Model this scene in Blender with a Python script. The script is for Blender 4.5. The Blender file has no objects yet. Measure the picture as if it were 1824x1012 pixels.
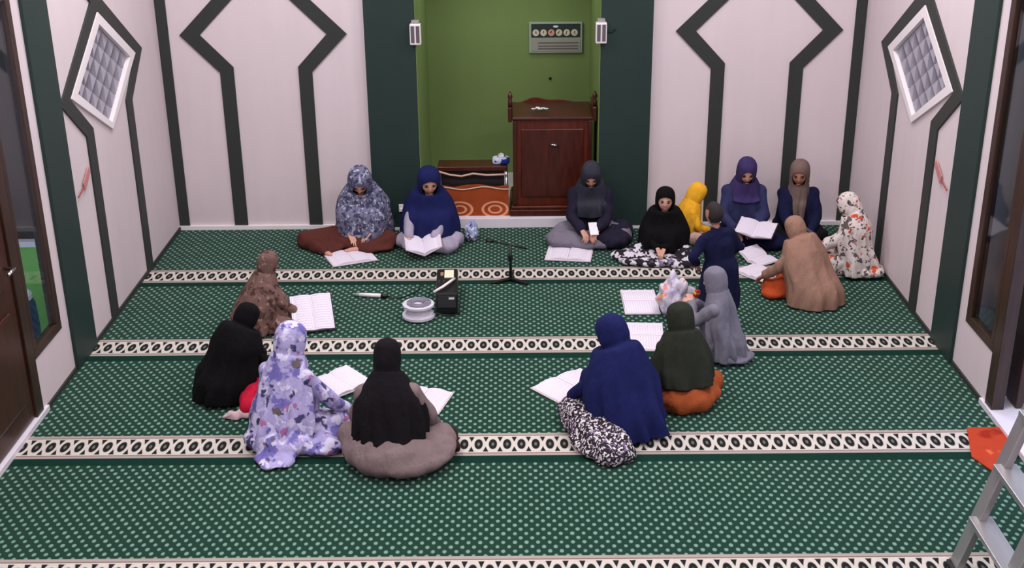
import bpy, bmesh, math, random
import numpy as np
from mathutils import Vector, Matrix
random.seed(7); RNG = np.random.RandomState(11)
SC = bpy.context.scene
COL = SC.collection

# ------------------------------------------------------------------ camera
cam_d = bpy.data.cameras.new('camera'); cam = bpy.data.objects.new('camera', cam_d); COL.objects.link(cam)
YAW, PITCH, ROLL, FOC = -0.0018, 0.3876, -0.0086, 2.3951
_f = Vector((math.sin(YAW)*math.cos(PITCH), math.cos(YAW)*math.cos(PITCH), -math.sin(PITCH)))
_r = Vector((math.cos(YAW), -math.sin(YAW), 0)); _u = _r.cross(_f)
_r2 = _r*math.cos(ROLL)+_u*math.sin(ROLL); _u2 = -_r*math.sin(ROLL)+_u*math.cos(ROLL)
M = Matrix((_r2, _u2, -_f)).transposed().to_4x4(); M.translation = Vector((0.006, -9.01, 3.603))
cam.matrix_world = M
cam_d.sensor_fit = 'HORIZONTAL'; cam_d.sensor_width = 36; cam_d.lens = 18*FOC; cam_d.clip_end = 100
SC.camera = cam
# ------------------------------------------------------------------ world: pale dawn sky outside the door
w = bpy.data.worlds.new('world'); SC.world = w; w.use_nodes = True
bg = w.node_tree.nodes['Background']; bg.inputs[0].default_value = (0.62, 0.70, 0.95, 1); bg.inputs[1].default_value = 2.2
# ------------------------------------------------------------------ ceiling lamps
LAMPS = [(-1.7, -0.6), (1.7, -0.6), (-1.7, -3.2), (1.7, -3.2), (-1.7, -6.2), (1.7, -6.2)]
LAMP_Z = 4.12
for lx, ly in LAMPS:
    ld = bpy.data.lights.new('ceiling_lamp_light', 'AREA'); ld.shape = 'RECTANGLE'; ld.size = 1.25; ld.size_y = 0.5
    ld.energy = 88; ld.color = (1.0, 0.955, 0.975)
    lo = bpy.data.objects.new('ceiling_lamp_light', ld); lo.location = (lx, ly, LAMP_Z-0.06); COL.objects.link(lo)
ld = bpy.data.lights.new('niche_lamp_light', 'AREA'); ld.shape = 'RECTANGLE'; ld.size = 0.6; ld.size_y = 0.3; ld.energy = 9; ld.color = (1, .96, .9)
lo = bpy.data.objects.new('niche_lamp_light', ld); lo.location = (0, 1.8, 2.5); COL.objects.link(lo)
SC.view_settings.view_transform = 'Standard'; SC.view_settings.look = 'None'; SC.view_settings.gamma = 1
SC.view_settings.use_curve_mapping = False; SC.view_settings.exposure = -0.42

# ------------------------------------------------------------------ materials
def lin(c):
    return tuple(((v/255)/12.92 if v/255 <= .04045 else ((v/255+.055)/1.055)**2.4) for v in c)+(1.0,)
MATS = {}
class NT:
    def __init__(s, name, rough=.8, spec=.3):
        m = bpy.data.materials.new(name); m.use_nodes = True; s.m = m; s.t = m.node_tree; s.n = s.t.nodes; s.b = s.n['Principled BSDF']
        s.b.inputs['Roughness'].default_value = rough; s.b.inputs['Specular IOR Level'].default_value = spec
    def new(s, t, **k):
        n = s.n.new(t)
        for a, v in k.items(): setattr(n, a, v)
        return n
    def link(s, a, b): s.t.links.new(a, b)
    def math(s, op, a, b=None, c=None):
        n = s.new('ShaderNodeMath', operation=op)
        for i, v in enumerate((a, b, c)):
            if v is None: continue
            if isinstance(v, (int, float)): n.inputs[i].default_value = v
            else: s.link(v, n.inputs[i])
        return n.outputs[0]
    def mix(s, fac, a, b):
        n = s.new('ShaderNodeMix', data_type='RGBA')
        for i, v in ((0, fac), (6, a), (7, b)):
            if isinstance(v, (int, float)): n.inputs[i].default_value = v
            elif isinstance(v, tuple): n.inputs[i].default_value = v
            else: s.link(v, n.inputs[i])
        return n.outputs[2]
    def noise(s, scale, detail=3, vec=None, rough=.5):
        n = s.new('ShaderNodeTexNoise'); n.inputs['Scale'].default_value = scale; n.inputs['Detail'].default_value = detail; n.inputs['Roughness'].default_value = rough
        if vec is not None: s.link(vec, n.inputs['Vector'])
        return n.outputs['Fac']
    def ramp(s, fac, lo, hi):
        n = s.new('ShaderNodeMapRange'); n.inputs[1].default_value = lo; n.inputs[2].default_value = hi; n.clamp = True; s.link(fac, n.inputs[0]); return n.outputs[0]
    def pos(s): return s.new('ShaderNodeNewGeometry').outputs['Position']
    def obj(s): return s.new('ShaderNodeTexCoord').outputs['Object']
    def sep(s, v):
        n = s.new('ShaderNodeSeparateXYZ'); s.link(v, n.inputs[0]); return n.outputs
    def scalev(s, v, sc):
        n = s.new('ShaderNodeMapping'); n.inputs['Scale'].default_value = sc; s.link(v, n.inputs[0]); return n.outputs[0]
    def bump(s, h, strength=.3, dist=.01):
        n = s.new('ShaderNodeBump'); n.inputs['Strength'].default_value = strength; n.inputs['Distance'].default_value = dist
        s.link(h, n.inputs['Height']); s.link(n.outputs[0], s.b.inputs['Normal'])
    def color(s, c):
        if isinstance(c, tuple): s.b.inputs['Base Color'].default_value = c
        else: s.link(c, s.b.inputs['Base Color'])
def mat(name, fn):
    if name not in MATS: MATS[name] = fn(name)
    return MATS[name]
def plain(name, rgb, rough=.7, spec=.3, metal=0, var=.12, nscale=6):
    def fn(name):
        t = NT(name, rough, spec); c = lin(rgb); d = tuple(x*(1-var) for x in c[:3])+(1,)
        t.color(t.mix(t.noise(nscale, 4, t.obj()), d, tuple(min(1, x*(1+var)) for x in c[:3])+(1,)))
        t.b.inputs['Metallic'].default_value = metal; return t.m
    return mat(name, fn)
def paint(name, rgb, rough=.65):
    def fn(name):
        t = NT(name, rough, .3); c = lin(rgb); p = t.pos()
        n = t.noise(1.3, 4, p); n2 = t.noise(9, 3, t.scalev(p, (1, 1, .12)))
        f = t.math('MULTIPLY_ADD', n2, .4, t.math('MULTIPLY', n, .6))
        t.color(t.mix(f, tuple(x*.88 for x in c[:3])+(1,), tuple(min(1, x*1.1) for x in c[:3])+(1,)))
        t.bump(t.noise(60, 3, p), .08, .004); return t.m
    return mat(name, fn)
def wood(name, a, b, rough=.35, sc=(2, 2, .25)):
    def fn(name):
        t = NT(name, rough, .5); p = t.scalev(t.obj(), tuple(x*6 for x in sc))
        n = t.noise(3, 6, p, .65); t.color(t.mix(t.ramp(n, .3, .7), lin(a), lin(b))); t.bump(n, .1, .003); return t.m
    return mat(name, fn)
def cloth(name, rgb, var=.22):
    def fn(name):
        t = NT(name, .9, .15); c = lin(rgb); p = t.obj()
        n = t.noise(7, 4, p); t.color(t.mix(n, tuple(x*(1-var) for x in c[:3])+(1,), tuple(x*(1+var) for x in c[:3])+(1,)))
        t.bump(t.math('ADD', t.noise(4, 5, t.scalev(p, (3, 3, 1.1)), .55), t.math('MULTIPLY', t.noise(240, 2, p), .04)), .6, .05); return t.m
    return mat(name, fn)
def print_cloth(name, base, blots, scale=18, thr=(.52, .56), sheen=.1):
    """base colour with soft irregular blots of several colours (printed flowers)"""
    def fn(name):
        t = NT(name, .88, .15); p = t.obj(); col = lin(base)
        for i, (c, sc, lo, hi) in enumerate(blots):
            m = t.new('ShaderNodeMapping'); m.inputs['Location'].default_value = (i*3.7, i*1.9, i*5.3); t.link(p, m.inputs[0])
            n = t.noise(sc, 2.5, m.outputs[0], .55); col = t.mix(t.ramp(n, lo, hi), col, lin(c))
        t.color(col); t.bump(t.noise(4, 5, t.scalev(p, (3, 3, 1.1)), .55), .6, .05); return t.m
    return mat(name, fn)

def m_carpet(name):
    t = NT(name, .95, .08); x, y, z = t.sep(t.pos())
    wob = t.noise(14, 2, t.pos())
    px, py = .0595, .0785
    def cell(ox, oy):
        u = t.math('SUBTRACT', t.math('FRACT', t.math('ADD', t.math('DIVIDE', x, px), ox)), .5)
        v = t.math('SUBTRACT', t.math('FRACT', t.math('ADD', t.math('DIVIDE', y, py), oy)), .5)
        u = t.math('MULTIPLY', u, px/.0105); v = t.math('MULTIPLY', v, py/.0145)
        return t.math('ADD', t.math('MULTIPLY', u, u), t.math('MULTIPLY', v, v))
    d = t.math('MINIMUM', cell(0, 0), cell(.5, .5))
    d = t.math('ADD', d, t.math('MULTIPLY_ADD', wob, 1.4, -.7))
    dot = t.ramp(d, 1.35, .45)
    big = t.noise(.9, 3, t.pos())
    base = t.mix(big, lin((15, 52, 43)), lin((25, 60, 42)))
    base = t.mix(t.math('MULTIPLY', t.noise(45, 3, t.pos()), .5), base, lin((12, 44, 38)))
    t.color(t.mix(dot, base, lin((112, 150, 134))))
    t.bump(t.noise(260, 2, t.pos()), .3, .004); t.b.inputs['Sheen Weight'].default_value = .1; return t.m
def m_edge(name):
    t = NT(name, .95, .08); t.color(t.mix(t.noise(30, 3, t.pos()), lin((11, 42, 38)), lin((18, 54, 40)))); return t.m
def m_band(name):
    """woven border: chain of dark rosettes in a pale lattice; u along the border, v across it"""
    t = NT(name, .95, .08); x, y, z = t.sep(t.obj())
    u = t.math('SUBTRACT', t.math('FRACT', t.math('DIVIDE', x, .084)), .5)
    au = t.math('ABSOLUTE', u); v = t.math('DIVIDE', y, .19); av = t.math('ABSOLUTE', v)
    a = t.math('DIVIDE', au, .30); b = t.math('DIVIDE', av, .32)
    r = t.math('ADD', t.math('MULTIPLY', a, a), t.math('MULTIPLY', b, b))
    dark = t.ramp(r, 1.12, .8)
    heart = t.ramp(r, .16, .04)
    # small dark triangles between rosettes, top and bottom
    tri = t.math('SUBTRACT', t.math('MULTIPLY', t.math('SUBTRACT', av, .13), .62), t.math('SUBTRACT', .5, au))
    dark2 = t.math('MULTIPLY', t.ramp(tri, -.02, .03), t.ramp(av, .47, .44))
    dark = t.math('MAXIMUM', t.math('SUBTRACT', dark, t.math('MULTIPLY', heart, .25)), dark2)
    line = t.ramp(t.math('ABSOLUTE', t.math('SUBTRACT', av, .535)), .035, .015)
    base = t.mix(t.noise(30, 2, t.obj()), lin((184, 177, 168)), lin((208, 202, 194)))
    edge = t.ramp(av, .50, .53)
    base = t.mix(edge, base, lin((160, 150, 143)))
    base = t.mix(t.math('MULTIPLY', line, .8), base, lin((110, 84, 84)))
    t.color(t.mix(dark, base, lin((30, 34, 33)))); t.bump(t.noise(260, 2, t.obj()), .3, .004); return t.m
M_CARPET = mat('carpet_dots', m_carpet); M_BAND = mat('carpet_border', m_band); M_EDGE = mat('carpet_plain', m_edge)
M_WALL = paint('wall_paint_pinkish_white', (214, 201, 205))
M_DARK = paint('dark_band_paint', (50, 53, 51), .55)
M_GREEN = paint('pillar_green_paint', (35, 53, 50), .5)
M_LIME = paint('niche_green_paint', (114, 136, 80), .6)
M_WHITE = plain('white_gloss', (232, 226, 228), .4, .4, var=.04)
M_TILE = plain('white_tile', (222, 216, 226), .2, .5, var=.05)
M_WOODD = wood('dark_door_wood', (44, 17, 12), (70, 32, 22), .3)
M_WOODB = wood('frame_wood', (36, 20, 14), (62, 38, 25), .35)
M_MINB = wood('mahogany_wood', (62, 20, 9), (96, 36, 18), .3)
M_MIND = wood('mahogany_dark', (48, 16, 10), (78, 30, 18), .3)
M_BLACK = plain('black_plastic', (18, 18, 20), .4, .4)
M_STEEL = plain('brushed_aluminium', (176, 174, 176), .35, .5, metal=.7)
M_CHROME = plain('chrome', (200, 200, 200), .2, .5, metal=1)
M_SKIN = plain('skin_brown', (172, 120, 98), .55, .3, var=.06)
M_SKIN2 = plain('skin_light', (198, 150, 132), .55, .3, var=.06)
M_LIP = plain('lips', (148, 94, 84), .5, .3); M_EYE = plain('eye_dark', (26, 18, 16), .25, .5); M_BROW = plain('brow_dark', (34, 24, 20), .8, .1)
M_HAIR = plain('short_hair', (46, 40, 40), .8, .2)
def m_glass(name):
    m = bpy.data.materials.new(name); m.use_nodes = True; t = m.node_tree; t.nodes.clear()
    o = t.nodes.new('ShaderNodeOutputMaterial'); mx = t.nodes.new('ShaderNodeMixShader'); tr = t.nodes.new('ShaderNodeBsdfTransparent'); g = t.nodes.new('ShaderNodeBsdfGlossy')
    tr.inputs[0].default_value = (.80, .84, .82, 1); g.inputs['Roughness'].default_value = .03
    mx.inputs[0].default_value = .09
    t.links.new(tr.outputs[0], mx.inputs[1]); t.links.new(g.outputs[0], mx.inputs[2]); t.links.new(mx.outputs[0], o.inputs[0]); return m
M_GLASS = mat('tinted_glass', m_glass)

# ------------------------------------------------------------------ mesh helpers
class MB:
    def __init__(s): s.v = []; s.f = []
    def add(s, v, f):
        o = len(s.v); s.v += [tuple(map(float, p)) for p in v]; s.f += [tuple(i+o for i in q) for q in f]; return s
    def box(s, c, d, R=None):
        P = [Vector((sx*d[0]/2, sy*d[1]/2, sz*d[2]/2)) for sx in (-1, 1) for sy in (-1, 1) for sz in (-1, 1)]
        if R is not None: P = [R @ p for p in P]
        P = [p+Vector(c) for p in P]
        return s.add(P, [(0, 1, 3, 2), (4, 6, 7, 5), (0, 4, 5, 1), (2, 3, 7, 6), (0, 2, 6, 4), (1, 5, 7, 3)])
    def span(s, a, b): return s.box([(a[i]+b[i])/2 for i in range(3)], [abs(b[i]-a[i]) for i in range(3)])
    def bar(s, a, b, w, h, up=(0, 0, 1)):
        a = Vector(a); b = Vector(b); z = (b-a).normalized(); x = Vector(up).cross(z)
        if x.length < 1e-4: x = Vector((1, 0, 0))
        x.normalize(); y = z.cross(x)
        R = Matrix((x, y, z)).transposed(); return s.box((a+b)/2, (w, h, (b-a).length), R)
    def prism(s, A, B):
        n = len(A); s.add(list(A)+list(B), [tuple(range(n))[::-1], tuple(range(n, 2*n))]+[(i, (i+1) % n, n+(i+1) % n, n+i) for i in range(n)]); return s
    def tube(s, pts, r, n=8, caps=True):
        pts = [Vector(p) for p in pts]; rr = r if isinstance(r, (list, tuple)) else [r]*len(pts); V = []; F = []
        px = None
        for i, p in enumerate(pts):
            d = (pts[min(i+1, len(pts)-1)]-pts[max(i-1, 0)]).normalized()
            if px is None:
                px = d.cross(Vector((0, 0, 1)));  px = px if px.length > 1e-3 else d.cross(Vector((1, 0, 0)))
            px = (px-d*px.dot(d)); px = px.normalized() if px.length > 1e-6 else d.orthogonal().normalized()
            py = d.cross(px)
            for k in range(n):
                a = 2*math.pi*k/n; V.append(p+(px*math.cos(a)+py*math.sin(a))*rr[i])
        for i in range(len(pts)-1):
            for k in range(n): F.append((i*n+k, i*n+(k+1) % n, (i+1)*n+(k+1) % n, (i+1)*n+k))
        if caps: F += [tuple(range(n))[::-1], tuple(range((len(pts)-1)*n, len(pts)*n))]
        return s.add(V, F)
    def lathe(s, prof, n=24, c=(0, 0, 0)):
        V = []; F = []
        for r, z in prof:
            for k in range(n):
                a = 2*math.pi*k/n; V.append((c[0]+r*math.cos(a), c[1]+r*math.sin(a), c[2]+z))
        for i in range(len(prof)-1):
            for k in range(n): F.append((i*n+k, i*n+(k+1) % n, (i+1)*n+(k+1) % n, (i+1)*n+k))
        F += [tuple(range(n))[::-1], tuple(range((len(prof)-1)*n, len(prof)*n))]
        return s.add(V, F)
    def mesh(s, name, smooth=False):
        me = bpy.data.meshes.new(name); me.from_pydata(s.v, [], s.f); me.update()
        bm = bmesh.new(); bm.from_mesh(me); bmesh.ops.recalc_face_normals(bm, faces=bm.faces); bm.to_mesh(me); bm.free()
        if smooth:
            for p in me.polygons: p.use_smooth = True
        return me
    def build(s, name, m, parent=None, smooth=False, bevel=0, loc=None, rot=None):
        o = bpy.data.objects.new(name, s.mesh(name, smooth)); COL.objects.link(o); o.data.materials.append(m)
        if parent: o.parent = parent
        if loc: o.location = loc
        if rot: o.rotation_euler = rot
        if bevel:
            b = o.modifiers.new('bevel', 'BEVEL'); b.width = bevel; b.segments = 2; b.limit_method = 'ANGLE'
        return o
def empty(name, loc=(0, 0, 0), rz=0):
    o = bpy.data.objects.new(name, None); o.location = loc; o.rotation_euler = (0, 0, rz); o.empty_display_size = .1; COL.objects.link(o); return o
def tag(o, label=None, cat=None, group=None, kind=None):
    for k, v in (('label', label), ('category', cat), ('group', group), ('kind', kind)):
        if v: o[k] = v
    return o
def struct(o, label=None): 
    o['kind'] = 'structure'
    if label: o['label'] = label
    return o
def link_copy(o, parent=None):
    c = o.copy(); COL.objects.link(c); c.parent = parent; return c

# ------------------------------------------------------------------ room shell
XW = 2.92; YB = 1.153; YF = -9.8; ZC = 4.25; NB = 2.5   # half width, back wall, front wall, ceiling, niche back
MX0, MX1 = -0.79, 0.735                                    # niche opening
struct(MB().span((-XW-2.6, YF, -.12), (XW+2.6, NB+.2, -.012)).build('floor', M_TILE), 'pale tiled floor slab')
struct(MB().span((-XW-.2, YF, ZC), (XW+.2, NB+.2, ZC+.1)).build('ceiling', M_WALL), 'plain white ceiling')
wb = MB(); wb.span((-XW-.2, YB, -.02), (MX0, YB+.2, ZC)); wb.span((MX1, YB, -.02), (XW+.2, YB+.2, ZC)); wb.span((MX0, YB, 2.7), (MX1, YB+.2, ZC))
struct(wb.build('wall_back', M_WALL), 'pinkish white back wall with a tall niche')
struct(MB().span((-XW-.2, YF-.1, -.02), (XW+.2, YF, ZC)).build('wall_front', M_WALL), 'plain wall behind the viewpoint')
# niche (mihrab)
nb = MB(); nb.span((MX0-.15, NB, 0), (MX1+.15, NB+.1, 2.75)); nb.span((MX0-.15, YB+.2, 0), (MX0, NB, 2.75)); nb.span((MX1, YB+.2, 0), (MX1+.15, NB, 2.75)); nb.span((MX0-.15, YB+.2, 2.7), (MX1+.15, NB, 2.8))
for xa, xb in ((MX0, MX0+.004), (MX1-.004, MX1)): nb.span((xa, YB-.061, .0), (xb, YB+.21, 2.7))
struct(nb.build('wall_niche', M_LIME), 'lime green inner walls of the prayer niche')
struct(MB().span((MX0+.005, YB-.02, -.01), (MX1-.005, NB, .085)).build('floor_niche', M_TILE, bevel=.006), 'raised white tiled step of the niche')
# side walls with diamond opening, sidelight window and door opening
DY, DZ, DH, DV = -.31, 1.70, .66, .385           # diamond window centre / half sizes
def side_wall(sx, name):
    mb = MB(); x0 = sx*XW; x1 = sx*(XW+.05)
    def pan(y0, y1, z0, z1): mb.span((x0, y0, z0), (x1, y1, z1))
    pan(DY+DH, YB+.2, -.02, ZC); pan(-1.78, DY-DH, -.02, ZC)
    pan(DY-DH, DY+DH, -.02, DZ-DV); pan(DY-DH, DY+DH, DZ+DV, ZC)
    for a in (-1, 1):
        for b in (-1, 1):   # corner triangles around the diamond
            T = [(DY, DZ+b*DV), (DY+a*DH, DZ), (DY+a*DH, DZ+b*DV)]
            mb.prism([(x0, y, z) for y, z in T], [(x1, y, z) for y, z in T])
    pan(-2.26, -1.78, -.02, .37); pan(-2.26, -1.78, 2.55, ZC)      # below and above the sidelight
    pan(-3.75, -2.26, 2.55, ZC); pan(YF, -3.75, -.02, ZC)
    return struct(mb.build(name, M_WALL), f'pinkish white side wall on the {"right" if sx>0 else "left"} with a diamond vent opening')
side_wall(-1, 'wall_left'); side_wall(1, 'wall_right')
NTRIM = [0]
def trim(mb, m, label, bevel=.003):
    NTRIM[0] += 1; return struct(mb.build(f'trim_{NTRIM[0]}', m, bevel=bevel), label)
def band(inner, outer, fmap, m, label):
    """painted board following two outlines; fmap(a, z, t) gives a 3-D point at relief t"""
    mb = MB()
    for i in range(len(inner)-1):
        Q = [inner[i], inner[i+1], outer[i+1], outer[i]]
        mb.prism([fmap(a, z, -.005) for a, z in Q], [fmap(a, z, .014) for a, z in Q])
    return trim(mb, m, label, 0)
for cx, side in ((-2.05, 'left'), (2.048, 'right')):
    for s in (-1, 1):
        band([(s*.27, .035), (s*.27, 1.43), (s*.525, 1.70), (0, 2.22)], [(s*.385, .035), (s*.385, 1.385), (s*.69, 1.70), (0, 2.38)],
             lambda a, z, t, cx=cx: (cx+a, YB-t, z), M_DARK, f'dark band of the keyhole motif on the back wall, {side} niche side')
        mb = MB(); Q = [(0, 2.30), (s*.08, 2.30), (s*.6, 2.82), (s*.5, 2.86)]
        mb.prism([(cx+a, YB+.005, z) for a, z in Q], [(cx+a, YB-.012, z) for a, z in Q]); trim(mb, M_DARK, 'dark band rising above the keyhole motif', 0)
for sx in (-1, 1):
    f = lambda a, z, t, sx=sx: (sx*(XW-t), DY+a, z)
    for s in (-1, 1):
        band([(s*.40, .0), (s*.40, 1.41), (s*.76, 1.70), (0, 2.15)], [(s*.54, .0), (s*.54, 1.385), (s*.94, 1.70), (0, 2.29)], f, M_DARK, 'dark band of the keyhole motif on a side wall')
        mb = MB(); Q = [(0, 2.22), (s*.1, 2.22), (s*.8, 2.72), (s*.66, 2.76)]
        mb.prism([f(a, z, -.005) for a, z in Q], [f(a, z, .012) for a, z in Q]); trim(mb, M_DARK, 'dark band rising above the diamond vent', 0)
    trim(MB().span((sx*(XW-.0), YB-.012, .03), (sx*(XW-.09), YB, ZC)), M_DARK, 'dark strip in the corner of the back wall')
    trim(MB().span((sx*(XW+.01), -1.65, 0), (sx*(XW-.022), -1.25, ZC)), M_GREEN, 'dark green pillar on a side wall')
    # low kerb where wall meets carpet
    b = MB().span((sx*XW, -2.2, -.01), (sx*(XW-.012), YB, .03)); struct(b.build('baseboard_left' if sx < 0 else 'baseboard_right', M_DARK), 'dark line along the foot of the side wall')
trim(MB().span((-1.21, YB-.06, .0), (MX0, YB+.02, ZC)), M_GREEN, 'dark green pillar beside the niche, bench side')
trim(MB().span((MX1, YB-.06, .0), (1.165, YB+.02, ZC)), M_GREEN, 'dark green pillar beside the niche, pulpit side')
bb = MB(); bb.span((-XW, YB-.03, -.01), (-1.21, YB, .035)); bb.span((1.165, YB-.03, -.01), (XW, YB, .035)); bb.span((-1.21, YB-.075, -.01), (MX0, YB-.06, .02)); bb.span((MX1, YB-.075, -.01), (1.165, YB-.06, .02))
struct(bb.build('baseboard_back', M_WHITE), 'white skirting along the back wall')
# ------------------------------------------------------------------ diamond vents of wedge-shaped blocks
M_BLOCK = plain('concrete_block', (170, 166, 178), .8, .2); M_BACKG = plain('vent_backing', (96, 96, 100), .8, .2)
def diamond_vent(sx, n, label):
    o = struct(empty(f'window_{n}', (sx*XW, DY, DZ)), label)
    fr = MB(); C = [(DH+.085, 0), (0, DV+.055), (-DH-.085, 0), (0, -DV-.02)]; I = [(DH-.05, 0), (0, DV-.03), (-DH+.05, 0), (0, -DV+.03)]
    for i in range(4):
        j = (i+1) % 4; Q = [C[i], C[j], I[j], I[i]]
        fr.prism([(sx*-.018, a, z) for a, z in Q], [(sx*.03, a, z) for a, z in Q])
    fr.build('window_frame', M_WHITE, o)
    MB().prism([(sx*.13, a*1.02, z*1.02) for a, z in C], [(sx*.15, a*1.02, z*1.02) for a, z in C]).build('backing', M_BACKG, o)
    # grid of wedges along the diamond's edges
    N = 5; e1 = Vector((0, DH-.05, DV-.03)); e2 = Vector((0, -(DH-.05), DV-.03)); base = Vector((0, 0, -(DV-.03)))
    a, b = e1/N, e2/N; d = Vector((sx*.085, 0, 0)); w = MB()
    T = [a*.06+b*.06, a*.94+b*.06, a*.94+b*.94]; w.prism([p+Vector((sx*.012, 0, 0)) for p in T], [p+d for p in T])
    T = [a*.06+b*.70, a*.30+b*.94, a*.06+b*.94]; w.prism([p+Vector((sx*.03, 0, 0)) for p in T], [p+d for p in T])
    me = w.mesh('breeze_block'); me.materials.append(M_BLOCK)
    for i in range(N):
        for j in range(N):
            c = bpy.data.objects.new('breeze_block', me); c.location = base+e1*(i/N)+e2*(j/N); c.parent = o; COL.objects.link(c)
diamond_vent(-1, 1, 'white framed diamond vent of wedge blocks in the wall on the left')
diamond_vent(1, 2, 'white framed diamond vent of wedge blocks in the wall on the right')
# ------------------------------------------------------------------ sidelight windows, doors, thresholds
for sx, n in ((-1, 3), (1, 4)):
    o = struct(empty(f'window_{n}', (sx*XW, -2.02, .37)), f'tall narrow wood framed window beside the {"closed" if sx<0 else "open"} door')
    for (a, b) in (((0, -.24, 0), (.05, .24, .06)), ((0, -.24, 2.1), (.05, .24, 2.18)), ((0, .165, .06), (.05, .24, 2.1)), ((0, -.24, .06), (.05, -.19, 2.1))):
        MB().span((sx*(a[0]-.006), a[1], a[2]), (sx*b[0], b[1], b[2])).build('window_frame', M_WOODB, o, bevel=.005)
    MB().span((sx*.012, -.195, .055), (sx*.02, .17, 2.105)).build('pane', M_GLASS, o)
    # door post
    p = trim(MB().span((sx*(XW-.008), -2.37, .0), (sx*(XW+.07), -2.262, 2.55)), M_WOODB, 'brown wooden door post')
    trim(MB().span((sx*(XW-.02), -3.75, -.01), (sx*(XW+.32), -2.2, .035)), M_TILE, 'white door threshold')
d = struct(empty('door_1', (-XW, -2.38, .04)), 'closed dark brown wooden door with raised panels')
MB().span((-.06, -1.3, 0), (-.005, 0, 2.5)).build('door_leaf', M_WOODD, d, bevel=.008)
for z0, z1 in ((.15, .75), (.9, 1.55), (1.7, 2.35)):
    for y0, y1 in ((-1.18, -.72), (-.58, -.12)): MB().span((-.01, y0, z0), (.012, y1, z1)).build('door_panel', M_WOODD, d, bevel=.01)
h = MB().tube([(0, -.06, 1.0), (.05, -.06, 1.0), (.055, -.16, 1.0)], .011).build('door_handle', M_CHROME, d, smooth=True)
d = struct(empty('door_2', (XW+.145, -2.36, .04), math.radians(90)), 'dark brown wooden door folded back outside the window')
MB().span((0, -.055, 0), (.75, 0, 2.48)).build('door_leaf', M_WOODB, d, bevel=.006)
MB().span((.08, -.065, .2), (.67, -.05, 1.1)).build('door_panel', M_WOODB, d, bevel=.006)
MB().tube([(.68, -.05, 1.0), (.68, -.11, 1.0), (.58, -.11, 1.0)], .011).build('door_handle', M_CHROME, d, smooth=True)
# terrace outside both doors: tiled floor, low green wall, added dark sheet that darkens the left window
for sx in (-1, 1):
    t = MB().span((sx*(XW+.32), -4.2, -.012), (sx*(XW+2.6), 1.2, .012)); fl = struct(t.build('floor_terrace', M_TILE), 'white tiled terrace outside the door')
    struct(MB().span((sx*(XW+.06), -1.05 if sx < 0 else .6, 0), (sx*(XW+1.9), -.95 if sx < 0 else .7, .66 if sx < 0 else 2.3)).build('wall_terrace', paint('terrace_green', (130, 190, 96))), 'bright green terrace wall outside the window')
struct(MB().span((-XW-.06, -1.06, .66), (-XW-1.9, -.94, .70)).build('wall_terrace_cap', M_WHITE), 'white cap of the green terrace wall')
struct(MB().span((-XW-.06, -1.0, .70), (-XW-1.9, -.96, 2.6)).build('wall_dark_sheet', wood('dark_sheet', (24, 12, 10), (40, 20, 15), .5)), 'added dark sheet above the terrace wall, darkening the upper window')  # added sheet, stands in for the unlit outside behind the upper pane
o = tag(empty('water_barrel', (-3.38, -1.40, .012)), 'dark blue plastic barrel outside the window beside the closed door', 'barrel')
MB().lathe([(.12, 0), (.15, .02), (.155, .2), (.15, .36), (.13, .4)], 20).build('body', plain('blue_plastic', (30, 58, 104), .4), o, smooth=True)
MB().lathe([(.135, .4), (.135, .43), (.12, .44)], 20).build('lid', M_WHITE, o)
# floor joints of terrace tiles by the open door
tg = MB()
for k in range(1, 6): tg.span((XW+.33, -4.2+k*.9-.006, .0121), (XW+2.55, -4.2+k*.9+.006, .0135))
for k in range(1, 4): tg.span((XW+.32+k*.6-.006, -4.2, .0121), (XW+.32+k*.6+.006, 1.15, .0135))
struct(tg.build('trim_tile_joints', plain('grout', (150, 144, 150), .9)), 'grey joints between terrace tiles')

# ------------------------------------------------------------------ carpets
SEAM = [YB-.03, .03-.133, -1.30-.133, -2.68-.133, -3.94-.133, -5.3]
CL = ['green dotted prayer carpet runner lying along the back wall', 'green dotted prayer carpet runner under the microphone stand base and black speaker',
      'green dotted prayer carpet runner under the women in olive and black, between two borders', 'green dotted prayer carpet runner in the empty front of the room', 'green dotted prayer carpet runner cut off by the bottom edge']
for i in range(5):
    y1, y0 = SEAM[i], SEAM[i+1]; last = i == 4
    o = tag(empty('prayer_carpet', (0, (y0+y1)/2, 0)), CL[i], 'carpet', 'prayer carpet runners'); h = (y1-y0)/2
    MB().span((-XW+.012, -h+.262, -.012), (XW-.012, h-(.08 if i else 0), 0)).build('carpet_field', M_CARPET, o)
    if i: MB().span((-XW+.012, h-.08, -.012), (XW-.012, h, .0005)).build('plain_edge', M_EDGE, o)
    x0 = -XW+.012
    bd = MB().span((x0, -.131, -.012), (XW-.012, .131, .002)).build('border_band', M_BAND, o); bd.location = (0, -h+.131, 0)

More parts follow.
